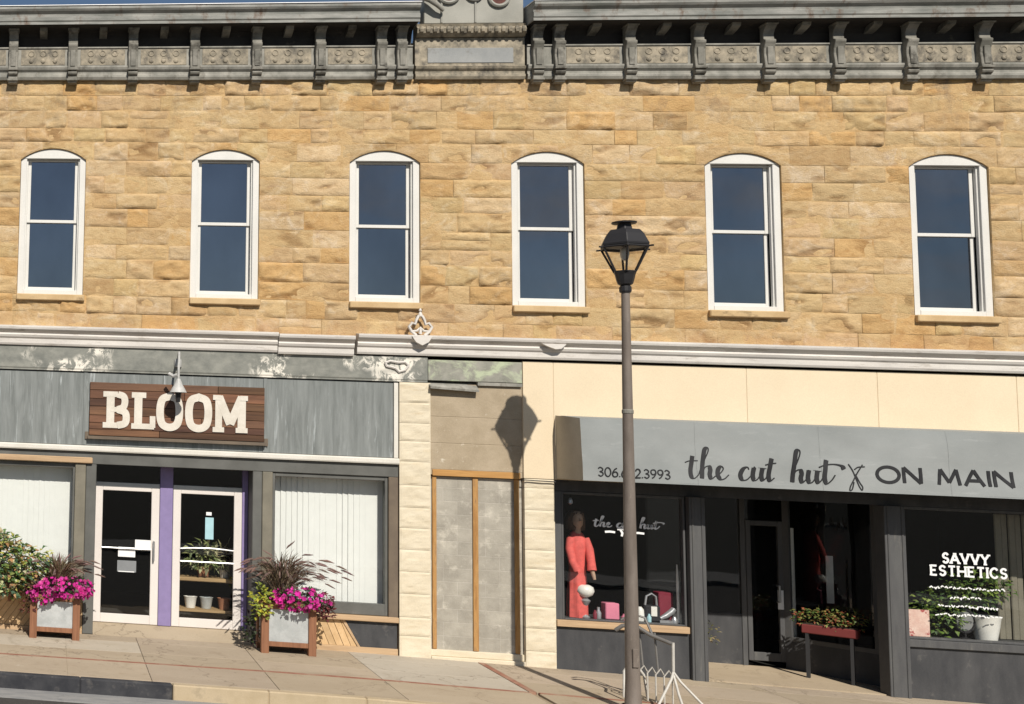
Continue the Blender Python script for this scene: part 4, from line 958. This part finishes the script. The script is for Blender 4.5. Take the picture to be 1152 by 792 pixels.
mb.tube([g3(1.235, -1.75, .5), g3(1.36, -1.78, .32), g3(1.37, -1.85, .03)], .016, 8); mb.build('stand', M['rack'], rk, smooth=True)
for k in range(5):
    t = (k+.7)/5.4; x, y = 1.20+.34*t, -1.75-.42*t
    MB().tube([g3(x-.05, y, .03), g3(x-.05, y, .38), g3(x, y-.02, .46), g3(x+.05, y, .38), g3(x+.05, y, .03)], .011, 6).build('wheel_hoop', M['rack'], rk, smooth=True)
mb = MB(); mb.tube([g3(1.06, -1.7, .86), g3(1.12, -1.75, .93), g3(1.25, -1.8, .96), g3(1.38, -1.95, .86), g3(1.54, -2.15, .80)], .026, 8)
mb.tube([g3(1.12, -1.72, 1.0), g3(1.24, -1.76, 1.1), g3(1.38, -1.8, 1.06), g3(1.42, -1.9, .86)], .016, 7); mb.tube([g3(1.3, -1.8, .95), g3(1.33, -1.82, .45)], .014, 6); mb.tube([g3(1.42, -1.95, .9), g3(1.44, -1.98, .4)], .014, 6)
mb.build('top_rail', M['rack_grey'], rk, smooth=True)

# ------------------------------------------------------------------ planters and plants
def make_planter(x0, x1, y0, y1, z1, label):
    zb = gz((x0+x1)/2, y0); p = thing('planter', label, 'planter', ((x0+x1)/2, (y0+y1)/2, zb), 'square wooden planters beside the shop doors')
    pw = .11
    for a in (x0, x1-pw):
        for b in (y0, y1-pw): B(a, a+pw, b, b+pw, zb-.01, zb+z1).build('post', M['planter_wood'], p, bevel=.006)
    for e, f in ((zb+z1-.10, zb+z1-.004), (zb+.10, zb+.17)):
        for y in (y0+.01, y1-.05): B(x0+pw, x1-pw, y, y+.04, e, f).build('rail', M['planter_wood'], p, bevel=.004)
        for x in (x0+.01, x1-.05): B(x, x+.04, y0+pw, y1-pw, e, f).build('rail', M['planter_wood'], p, bevel=.004)
    B(x0+pw, x1-pw, y0+.03, y0+.045, zb+.171, zb+z1-.101).build('zinc_panel', M['galv_light'], p)
    B(x0+.03, x0+.045, y0+pw, y1-pw, zb+.171, zb+z1-.101).build('zinc_panel', M['galv_light'], p); B(x1-.045, x1-.03, y0+pw, y1-pw, zb+.171, zb+z1-.101).build('zinc_panel', M['galv_light'], p)
    B(x0+.06, x1-.06, y0+.06, y1-.06, zb+.12, zb+z1-.05).build('soil', M['soil'], p)
    return p
P1 = (-6.70, -5.95, -.62, -.14, .66); P2 = (-3.31, -2.53, -.62, -.14, .74)
make_planter(*P1, 'square wood planter with zinc panel left of the two glass doors')
make_planter(*P2, 'square wood planter with zinc panel right of the purple door post')
rl = random.Random(21)
def jit(c, a=.25):
    t = rl.uniform(1-a, 1+a); return tuple(max(0, v*t*rl.uniform(.93, 1.07)) for v in c)
def petunia(c, rad, label, nfl=130, nlf=260, col=(.62, .025, .30)):
    p = thing('petunia', label, 'flowers', (c[0], c[1], c[2]), 'magenta petunias in the planters'); lv = MB(); fl = MB()
    def pt(k):
        while True:
            q = Vector((rl.uniform(-1, 1), rl.uniform(-1, 1), rl.uniform(-1, 1)))
            if .05 < q.length < 1: break
        q = q.normalized()*(k + (1-k)*rl.random()**.5); lump = 1+.25*noise.noise(q*2.2+Vector(c)); q = q*lump
        return Vector((c[0]+q.x*rad[0], c[1]+q.y*rad[1], c[2]+q.z*rad[2])), q
    for _ in range(nlf):
        a, q = pt(.3); lv.leaf(a, q+Vector((rl.uniform(-.6, .6), rl.uniform(-.6, .6), rl.uniform(-.5, .6))), (0, 0, 1), rl.uniform(.04, .075), .03, jit(rl.choice(((.05, .10, .03), (.09, .13, .04), (.06, .05, .04)))))
    for _ in range(nfl):
        a, q = pt(.82); fl.flower(a, q*.8+Vector((rl.uniform(-.3, .3), -.7+rl.uniform(-.3, .3), .4)), rl.uniform(.022, .048), jit(rl.choice((col, col, (.50, .02, .22), (.66, .07, .36), (.36, .015, .14))), .3))
    lv.build('foliage', M['leaf'], p); fl.build('blossom', M['petal'], p); return p
def hanging(lvp, cols, n, c, rad, L=(.06, .11), W=.5, out=.4):
    for _ in range(n):
        while True:
            q = Vector((rl.uniform(-1, 1), rl.uniform(-1, 1), rl.uniform(-1, 1)))
            if q.length < 1: break
        l = noise.noise(q*2.5+Vector(c)*1.7)
        if l < -.28: continue
        q = q*(1+.3*l); a = Vector((c[0]+q.x*rad[0], c[1]+q.y*rad[1], c[2]+q.z*rad[2])); le = rl.uniform(*L)
        lvp.leaf(a, Vector((q.x, q.y-.2, q.z*out))+Vector((rl.uniform(-.8, .8), rl.uniform(-.8, .8), rl.uniform(-.6, .6))), (0, -.4, 1), le, le*W*rl.uniform(.7, 1.2), jit(rl.choice(cols), .3), rl.uniform(.1, .6))
def leafy(name, label, cat, blobs, cols, group=None, L=(.06, .11), W=.5, stems=0):
    c0 = blobs[0][0]; p = thing(name, label, cat, c0, group); lv = MB()
    for c, rad, n in blobs: hanging(lv, cols, n, c, rad, L, W)
    lv.build('foliage', M['leaf'], p)
    if stems:
        st = MB()
        for c, rad, n in blobs:
            for _ in range(stems): st.tube([(c[0]+rl.uniform(-.1, .1), c[1], c[2]-rad[2]*1.05), (c[0]+rl.uniform(-.6, .6)*rad[0], c[1]+rl.uniform(-.5, .5)*rad[1], c[2]+rl.uniform(0, .7)*rad[2])], .006, 5, (.10, .08, .05))
        st.build('stem', M['leaf'], p)
    return p
def grass(c, n, label, spread, H, cols, plumes, lean=(0, 0)):
    p = thing('fountain_grass', label, 'ornamental grass', c, 'fountain grasses in the planters'); bl = MB(); pm = MB()
    for k in range(n):
        a = rl.uniform(0, 2*math.pi); d = Vector((math.cos(a)*1.0, math.sin(a)*.55, 0)); s = spread*rl.random()**.7; h = H*rl.uniform(.55, 1.05)
        isp = k < plumes; base = Vector(c)+Vector((rl.uniform(-.07, .07), rl.uniform(-.07, .07), 0))
        pts = []
        for i in range(7):
            t = i/6; pts.append(base + d*s*(t**1.7) + Vector((lean[0]*t*t, lean[1]*t*t, h*(t-.28*t**3*(1.0+s)))))
        wd = rl.uniform(.006, .011) if not isp else .004; col = jit(rl.choice(cols), .35)
        sd = Vector((rl.uniform(.4, 1), rl.uniform(-.7, .7), 0)).normalized(); vs = []
        for i, q in enumerate(pts):
            ww = wd*(1-(i/6)**2*.92); vs += [q+sd*ww, q-sd*ww]
        bl.add(vs, [(2*i, 2*i+2, 2*i+3, 2*i+1) for i in range(6)], col)
        if isp:
            e = pts[-1]; dd = (pts[-1]-pts[-2]).normalized(); ds = Vector((dd.x, dd.y, dd.z-.25)).normalized()
            q0 = e; path = [q0, q0+dd*.05, q0+dd*.05+ds*.06, q0+dd*.05+ds*.12]
            pm.tube(path, [.005, .013, .012, .003], 5, jit((.24, .15, .13), .25))
            for _ in range(26):
                t = rl.random()*.17; w0_ = q0+dd*min(t, .05)+ds*max(0, t-.05); pm.leaf(w0_, dd+Vector((rl.uniform(-1, 1), rl.uniform(-1, 1), rl.uniform(-1, 1)))*.8, (0, 0, 1), .03, .004, jit((.34, .24, .20), .3))
    bl.build('blade', M['leaf'], p); pm.build('plume', M['leaf'], p); return p
z1 = gz(-6)+P1[4]; z2 = gz(-3)+P2[4]
petunia((-6.20, -.52, z1+.08), (.46, .30, .17), 'magenta petunias spilling over planter left of the doors', 230, 380)
petunia((-6.52, -.64, z1-.02), (.20, .16, .14), 'small magenta petunia clump at planter corner by the plank wall', 70, 90)
petunia((-2.76, -.60, z2+.05), (.40, .27, .17), 'magenta petunias spilling over planter right of the doors', 170, 340)
grass((-6.30, -.36, z1-.02), 420, 'reddish brown fountain grass behind the left petunias', .62, .86, ((.12, .06, .045), (.20, .12, .08), (.12, .10, .05), (.28, .21, .13)), 40)
grass((-2.98, -.36, z2-.02), 480, 'tall purple brown fountain grass against the white blind', .85, 1.05, ((.09, .05, .045), (.17, .11, .08), (.27, .21, .15), (.10, .08, .045)), 80, (.12, -.05))
leafy('sweet_potato_vine', 'yellow green trailing vine on the left of right planter', 'plant', [((-3.30, -.55, z2-.03), (.16, .20, .24), 190)], ((.42, .40, .04), (.34, .36, .05), (.26, .32, .06)), None, (.05, .09), .8)
leafy('coleus', 'dark maroon leafy plant on the right of right planter', 'plant', [((-2.48, -.50, z2+.03), (.20, .24, .14), 150), ((-2.38, -.55, z2-.12), (.13, .16, .10), 60)], ((.10, .02, .025), (.16, .04, .04), (.07, .03, .02)), None, (.05, .09), .7)
leafy('trailing_vine', 'dark trailing vine hanging beside right planter near purple post', 'plant', [((-3.42, -.45, z2-.45), (.10, .14, .26), 120)], ((.03, .035, .02), (.05, .03, .03), (.04, .06, .02)), None, (.05, .09), .6)
leafy('coleus', 'dark maroon leafy plant between shrub and left petunias', 'plant', [((-6.62, -.45, z1+.06), (.22, .22, .18), 200), ((-6.74, -.5, z1-.12), (.12, .14, .2), 90)], ((.11, .03, .03), (.16, .06, .04), (.08, .05, .03)), None, (.05, .09), .7)
bx = thing('window_box', 'long planter box of green and yellow foliage under left shop window', 'planter', (-7.4, -.3, .6))
mb = B(-8.3, -6.78, -.42, -.07, .60, .80); mb.build('trough', M['planter_wood'], bx, bevel=.008); B(-8.26, -6.82, -.40, -.09, .72, .785).build('soil', M['soil'], bx)
for x in (-8.0, -7.05): B(x, x+.05, -.35, -.065, .5, .598).build('support', M['planter_wood'], bx)
leafy('leafy_shrub', 'green and yellow mixed foliage heaped in box under left shop window', 'plant', [((-7.35, -.32, 1.10), (.62, .32, .42), 1300), ((-6.78, -.32, 1.02), (.36, .28, .36), 560), ((-7.3, -.45, 1.38), (.34, .24, .20), 260), ((-7.0, -.5, .8), (.3, .2, .2), 200)],
      ((.12, .21, .06), (.08, .15, .06), (.44, .42, .10), (.26, .34, .09), (.06, .11, .06), (.62, .58, .34), (.40, .22, .10)), None, (.06, .13), .62, 4)

# ------------------------------------------------------------------ inside the flower shop
def vblind(x0, x1, z0, z1, y, label):
    b = thing('vertical_blind', label, 'blind', ((x0+x1)/2, y, z0), 'white vertical blinds'); rg = random.Random(int(x0*10)); x = x0; mb = MB()
    while x < x1-.02:
        t = rg.uniform(-.12, .12); hw = .052
        mb.add([(x, y+t*hw, z0), (x+.095, y-t*hw+.012, z0), (x+.095, y-t*hw+.012, z1), (x, y+t*hw, z1), (x, y+t*hw+.004, z0), (x+.095, y-t*hw+.016, z0), (x+.095, y-t*hw+.016, z1), (x, y+t*hw+.004, z1)],
               [(0, 1, 2, 3), (5, 4, 7, 6), (0, 4, 5, 1), (3, 2, 6, 7), (0, 3, 7, 4), (1, 5, 6, 2)])
        x += .084
    mb.build('vane', M['blind'], b); B(x0-.02, x1+.02, y-.03, y+.03, z1, z1+.05).build('head_rail', M['white'], b); return b
vblind(BX0+.1, -6.05, .62, 2.62, .30, 'white vertical blind behind leafy shrub in left shop window')
vblind(-3.05, -1.38, .66, 2.62, .30, 'white vertical blind behind fountain grass in shop window beside the pilaster')
bn = thing('wooden_bench', 'wooden plant bench inside the right glass door', 'bench', (-3.95, 1.0, .165))
B(-4.55, -3.30, .78, 1.25, .84, .90).build('bench_top', M['chair_wood'], bn, bevel=.005)
for x, y in ((-4.5, .82), (-3.45, .82), (-4.5, 1.16), (-3.45, 1.16)): B(x, x+.07, y, y+.07, .165, .838).build('leg', M['chair_wood'], bn)
B(-4.55, -3.30, .8, 1.22, .36, .40).build('shelf', M['chair_wood'], bn)
pt_ = thing('potted_plant', 'broad leaved pot plant on wooden bench behind the door glass', 'plant', (-3.95, 1.0, .9))
MB().lathe(-3.95, 1.0, [(.08, .902), (.11, 1.06), (.12, 1.07), (.10, 1.07), (.09, 1.05)], 14).build('pot', M['terracotta'], pt_, smooth=True)
lv = MB(); hanging(lv, ((.24, .26, .10), (.15, .19, .07), (.38, .38, .22)), 220, (-3.95, .95, 1.22), (.30, .22, .22), (.10, .2), .3); lv.build('foliage', M['leaf'], pt_)
pt_ = thing('potted_plant', 'spiky pot plant on wooden bench next to the broad leaved one', 'plant', (-3.62, 1.02, .9))
MB().lathe(-3.62, 1.02, [(.06, .902), (.09, 1.03), (.08, 1.03), (.07, 1.01)], 12).build('pot', M['ceramic'], pt_, smooth=True)
lv = MB(); hanging(lv, ((.20, .18, .09), (.28, .25, .14)), 120, (-3.62, 1.0, 1.2), (.18, .16, .2), (.12, .22), .15); lv.build('foliage', M['leaf'], pt_)
for i, (x, mt, lb) in enumerate(((-4.15, 'ceramic', 'white pot under wooden bench behind the door glass'), (-3.9, 'galv_light', 'grey pot under wooden bench between white and brown pots'), (-3.62, 'terracotta', 'brown clay pot under wooden bench behind the door glass'))):
    tag(MB().lathe(x, .98, [(.075, .402), (.10, .56), (.11, .58), (.09, .58), (.085, .56)], 14).build('flower_pot', M[mt], smooth=True), lb, 'pot', 'pots under the bench')
def card(name, q, Y, mat, label, cat, group=None, t=.004):
    """a flat sheet with its real size: corners read once, stands at depth Y"""
    a = at(q[0], q[1], Y); b = at(q[2], q[3], Y)
    return tag(B(a.x, b.x, Y-t, Y, b.z, a.z).build(name, M[mat]), label, cat, group)
NY = DY-.012
card('paper_notice', (152, 607, 172, 620), NY, 'paper', 'white paper notice beside handle of the left glass door', 'notice')
card('paper_notice', (133, 615, 152, 627), NY-.003, 'paper', 'white paper notice above the grey one on left glass door', 'notice')
card('paper_notice', (132, 630, 153, 644), NY, 'paper_grey', 'dark grey notice with pale edges low on left glass door', 'notice')
card('paper_strip', (133, 642, 151, 644), NY-.006, 'paper', 'thin white strip under the grey notice on left door', 'notice')
card('hours_card', (231, 582, 240, 607), NY, 'cyan', 'narrow pale blue card on the right glass door', 'notice')
card('hours_card', (232, 576, 238, 580), NY, 'paper', 'tiny white tag above pale blue door card', 'notice')
tag(B(-5.55, -4.95, .62, 1.1, .168, .185).build('door_mat', M['galv_light']), 'grey mat on floor just inside the left glass door', 'mat')

# ------------------------------------------------------------------ salon window display
IZ = .69
B(1.05, 2.82, .15, .75, .60, IZ).build('display_floor', M['charcoal'], bld); B(5.7, 9.6, .165, .75, .60, IZ).build('display_floor', M['charcoal'], bld)
mq = thing('mannequin', 'dark haired mannequin draped in a red gown in salon window', 'mannequin', (1.43, .32, IZ))
prof = [(.17, .692), (.165, .9), (.15, 1.2), (.135, 1.4), (.15, 1.6), (.165, 1.75), (.15, 1.86), (.10, 1.93), (.055, 1.97)]
n = 28; vs = []
for r, z in prof:
    for j in range(n):
        a = 2*math.pi*j/n; f = 1 + (.10*math.sin(a*7+z*2) if z < 1.5 else .03*math.sin(a*5))*(1 if z < 1.3 else .6)
        vs.append((1.43+r*.82*f*math.cos(a), .32+r*.75*f*math.sin(a), z))
mb = MB().add(vs, [(i*n+j, i*n+(j+1) % n, (i+1)*n+(j+1) % n, (i+1)*n+j) for i in range(len(prof)-1) for j in range(n)]+[tuple(range((len(prof)-1)*n, len(prof)*n))])
mb.tube([(1.33, .28, 1.86), (1.295, .24, 1.7), (1.31, .17, 1.5), (1.36, .14, 1.38)], [.06, .062, .058, .062], 10)
mb.tube([(1.53, .28, 1.86), (1.57, .24, 1.70), (1.57, .18, 1.52), (1.565, .15, 1.40)], [.06, .062, .058, .066], 10); mb.build('gown', M['red_cloth'], mq, smooth=True)
hm = MB().lathe(1.43, .30, [(.05, 1.93), (.047, 1.99), (.055, 2.02), (.075, 2.06), (.082, 2.12), (.08, 2.18), (.06, 2.24), (.03, 2.26)], 18, sy_=1.2)
hm.tube([(1.43, .215, 2.155), (1.43, .185, 2.115), (1.43, .205, 2.105)], [.012, .018, .010], 6); hm.build('head', M['skin'], mq, smooth=True)
mb = MB().lathe(1.43, .365, [(.10, 1.97), (.125, 2.02), (.125, 2.12), (.115, 2.2), (.08, 2.26), (.02, 2.275)], 16)
for _ in range(60):
    a = rl.uniform(0, 6.28); mb.tube([(1.43+.08*math.cos(a), .31+.08*math.sin(a), 2.24), (1.43+.125*math.cos(a), .36+.10*math.sin(a), 2.12), (1.43+.125*math.cos(a), .37+.09*math.sin(a), 1.98)], .012, 4)
mb.build('hair', M['hair'], mq, smooth=True)
mb = MB(); mb.tube([(1.57, .15, 1.40), (1.58, .13, 1.33), (1.59, .12, 1.27)], [.03, .028, .02], 8); mb.build('hand', M['skin'], mq, smooth=True)
v = thing('vase', 'white round vase on silver stem in front of red gown', 'vase', (1.50, .16+.1, IZ))
MB().lathe(1.50, .235, [(.06, .692), (.065, .71), (.018, .75), (.016, .86), (.05, .90), (.075, .95), (.03, .99)], 14).build('stem', M['silver'], v, smooth=True)
MB().lathe(1.50, .235, [(.03, .992), (.10, 1.03), (.125, 1.09), (.11, 1.15), (.06, 1.18)], 16).build('bowl', M['ceramic'], v, smooth=True)
tag(B(1.78, 1.97, .22, .38, IZ+.002, .93).build('gift_box', M['pink'], bevel=.01), 'pink box standing on the salon window sill', 'box')
tag(MB().lathe(1.69, .25, [(.035, .692), (.04, .78), (.02, .82), (.02, .86)], 10).build('bottle', M['silver'], smooth=True), 'small silver bottle between white vase and pink box', 'bottle')
tag(MB().lathe(2.27, .26, [(.05, .692), (.06, .76), (.05, .86), (.02, .9)], 10).build('bottle', M['ceramic'], smooth=True), 'white bottle beside lamp post on salon window sill', 'bottle')
bt = thing('handbag', 'grey and black handbag in salon window near the maroon box', 'bag', (2.42, .3, IZ))
MB().plate([(2.31, .2), (2.53, .2), (2.50, .36), (2.33, .36)], .692, .93).build('bag_body', M['black_fab'], bt, bevel=.02)
MB().tube([(2.34, .26, .93), (2.36, .26, 1.06), (2.43, .26, 1.10), (2.49, .26, 1.06), (2.50, .26, .93)], .016, 7).build('bag_handle', M['silver'], bt, smooth=True)
B(2.39, 2.47, .185, .198, .78, .92).build('bag_flap', M['ceramic'], bt)
mb = B(2.56, 2.76, .32, .5, IZ+.002, 1.12); tag(mb.build('gift_box', M['maroon'], bevel=.01), 'tall maroon box at right end of salon window', 'box')
sh = thing('silver_shoe', 'pale grey shoe on salon window sill below maroon box', 'shoe', (2.62, .22, IZ))
MB().plate([(2.50, .17), (2.62, .16), (2.74, .19), (2.74, .27), (2.62, .28), (2.50, .25)], .692, .73).build('sole', M['silver'], sh)
MB().tube([(2.52, .21, .75), (2.60, .22, .79), (2.68, .225, .85), (2.72, .225, .90)], [.025, .04, .045, .04], 8).build('shoe_upper', M['silver'], sh, smooth=True)
tag(MB().tube([(2.77, .2, .70), (2.765, .2, 1.25), (2.76, .2, 1.55)], [.02, .02, .008], 8).build('candle', M['ceramic']), 'tall thin white candle against right frame of salon window', 'candle')
tag(MB().lathe(1.30, .2, [(.01, 2.36), (.035, 2.38), (.03, 2.43), (.01, 2.46)], 8).build('hanging_ornament', M['silver']), 'small silver bauble hanging above the red mannequin', 'ornament')
def on_glass(Y): return lambda x, z, d: (x, Y-.004-d*.6, z)
gy = .074
mb = MB(); u = .088; k = 0
for st in SCR:
    ribbon(mb, [Vector((1.56+p.x*u*1.02, 2.06+p.y*u*.72, 0)) for p in catmull(st)], thick(.030, .014), on_glass(gy), k % 12); k += 1
for a, b in ((1.72, 1.86), (2.10, 2.26)): ribbon(mb, [Vector((a, 1.985, 0)), Vector(((a+b)/2, 1.992, 0)), Vector((b, 1.985, 0))], lambda t: .03, on_glass(gy), 3)
ribbon(mb, [Vector((1.93, 2.03, 0)), Vector((1.96, 1.98, 0)), Vector((1.95, 1.93, 0))], lambda t: .03, on_glass(gy), 3); ribbon(mb, [Vector((1.89, 2.03, 0)), Vector((1.95, 2.04, 0)), Vector((2.03, 2.02, 0))], lambda t: .028, on_glass(gy), 4)
mb.build('window_lettering', M['paper'], ws)
mb = MB(); caps(mb, 'SAVVY', 6.21, 1.785, .13, 1.0, .030, on_glass(gy), .3, .022, .58); mb.build('window_lettering', M['paper'], wv)
mb = MB(); caps(mb, 'ESTHETICS', 6.05, 1.605, .13, .98, .028, on_glass(gy), .34, .02, .96); mb.build('window_lettering', M['paper'], wv)
rg = random.Random(8)
for z, a, b in ((1.435, 6.02, 7.0-.03), (1.295, 6.28, 6.70), (1.175, 6.12, 6.9), (1.055, 6.08, 6.96)):
    x = a; mb = MB()
    while x < b-.03:
        h = .035*rg.uniform(.8, 1.25); wd = rg.uniform(.02, .05)
        ribbon(mb, [Vector((x, z+h*rg.uniform(-.5, .5), 0)), Vector((x+wd*.5, z+h*rg.uniform(-.6, .6), 0)), Vector((x+wd, z+h*rg.uniform(-.5, .5), 0))], lambda t: .016, on_glass(gy), rg.randrange(4)); x += wd+.012
    mb.build('window_lettering', M['paper'], wv)
leafy('house_plant', 'bushy green house plant behind the right shop window lettering', 'plant', [((6.36, .42, 1.05), (.28, .2, .38), 360), ((6.80, .46, 1.38), (.36, .2, .28), 330), ((7.15, .42, 1.45), (.16, .14, .2), 90)], ((.08, .15, .03), (.14, .22, .04), (.22, .30, .06), (.05, .09, .03)), None, (.06, .12), .6, 4)
cu = MB()
for i in range(14): cu.box(7.24+i*.09, 7.325+i*.09, .56+.02*(i % 2), .59+.02*(i % 2), IZ+.002, 2.5)
tag(cu.build('curtain', M['olive'], bevel=.01), 'dull olive curtain at right end of the right shop window', 'curtain', None, 'thing')
p = thing('plant_pot', 'large white pot in the right shop window', 'pot', (7.0, .36, IZ)); MB().lathe(6.92, .36, [(.12, .692), (.155, .9), (.17, 1.02), (.175, 1.04), (.15, 1.04), (.14, 1.0)], 20).build('pot', M['ceramic'], p, smooth=True)
MB().lathe(6.92, .36, [(.10, 1.0), (.139, 1.01), (.1, 1.015)], 16).build('soil', M['soil'], p)
for nm, mt, x, y, r, h, lb in (('jar', 'ceramic', 2.20, .22, .035, .07, 'small white jar beside lamp post on salon sill'), ('perfume_bottle', 'cyan', 2.36, .19, .028, .12, 'pale blue perfume bottle in front of the black handbag'),
        ('jar', 'pink', 2.05, .25, .04, .09, 'squat pink jar right of the pink box on salon sill'), ('candle_pot', 'silver', 2.71, .2, .04, .10, 'silver candle pot at the right end of salon sill'), ('perfume_bottle', 'maroon', 1.62, .2, .025, .13, 'dark red bottle right of the white vase')):
    tag(MB().lathe(x, y, [(r, IZ+.002), (r*1.05, IZ+h*.6), (r*.6, IZ+h*.8), (r*.5, IZ+h)], 12).build(nm, M[mt], smooth=True), lb, nm.replace('_', ' '), None, 'thing')
fn = thing('round_mirror', 'small dark round vanity mirror beside the white pot', 'mirror', (6.64, .34, IZ))
ring = [(6.64+.13*math.cos(2*math.pi*t/18), .34, .95+.16*math.sin(2*math.pi*t/18)) for t in range(19)]
MB().tube(ring, .02, 6, cap=False).build('mirror_frame', M['black_metal'], fn, smooth=True); MB().slab([(6.64+.12*math.cos(2*math.pi*t/16), .95+.15*math.sin(2*math.pi*t/16)) for t in range(16)], .338, .345).build('mirror_glass', M['grey_metal'], fn)
MB().lathe(6.64, .34, [(.07, .692), (.07, .705), (.012, .72), (.012, .79)], 10).build('stand', M['black_metal'], fn)
card('poster', (1021, 685, 1046, 722), .2, 'poster', 'pink printed poster standing at left of the right shop window', 'poster', None, .012)
# recess display
fb = thing('flower_box', 'red flower box on dark stand in the salon doorway', 'planter', (5.18, 1.0, gz(5.2)))
bx_ = MB(); fz = .58
F0, F1 = Vector((4.83, 1.05, 0)), Vector((5.42, .55, 0)); fd = (F1-F0).normalized(); fn_ = Vector((-fd.y, fd.x, 0))*-1
def fslab(mb, u0, u1, t0, t1, z0, z1):
    q = [F0+(F1-F0)*u0+fn_*t0, F0+(F1-F0)*u1+fn_*t0, F0+(F1-F0)*u1+fn_*t1, F0+(F1-F0)*u0+fn_*t1]
    return mb.hexa([(a.x, a.y, z0) for a in q]+[(a.x, a.y, z1) for a in q])
fslab(MB(), .10, .96, -.11, .11, .58, .71).build('trough', M['red_box'], fb, bevel=.012); fslab(MB(), .12, .94, -.09, .09, .69, .725).build('soil', M['soil'], fb)
for u0, u1 in ((.16, .21), (.84, .89)): fslab(MB(), u0, u1, .02, .1, gz(5.2)-.02, .579).build('leg', M['awn_in'], fb)
lv = []
for k in range(6):
    q = F0.lerp(F1, .08+.84*k/5); lv.append(((q.x, q.y, .82), (.11, .13, .15), 90))
leafy('bedding_flowers', 'green foliage and orange red flowers growing in red doorway box', 'flowers', lv, ((.10, .16, .04), (.18, .20, .05), (.34, .10, .05), (.24, .20, .06)), None, (.04, .07), .6)
tag(MB().tube([(5.18, 1.75, .36), (5.18, 1.75, 2.1)], .05, 10).build('reflection_column', M['ceramic']), 'white column added for a reflection in glass of the salon entry', 'column')  # made-up column in place of a white reflection in the angled glass
tag(B(5.42, 5.52, 1.3, 1.31, 1.0, 1.72).build('reflection_sheet', M['silver']), 'pale grey sheet added for a reflection in glass of the salon entry', 'sheet')  # made-up sheet, added for the second pale reflection there
a = at(875, 664, 1.56); b = at(882, 686, 1.56)
tag(B(a.x, b.x, 1.56, 1.566, b.z, a.z).build('door_card', M['paper']), 'narrow white card on the dark salon door', 'notice')
leafy('wall_plant', 'small tan and green plant beside dark pillar of salon entry', 'plant', [((3.42, .7, .55), (.13, .12, .16), 70)], ((.20, .17, .07), (.12, .13, .05), (.36, .28, .16)), None, (.04, .08), .5, 2)
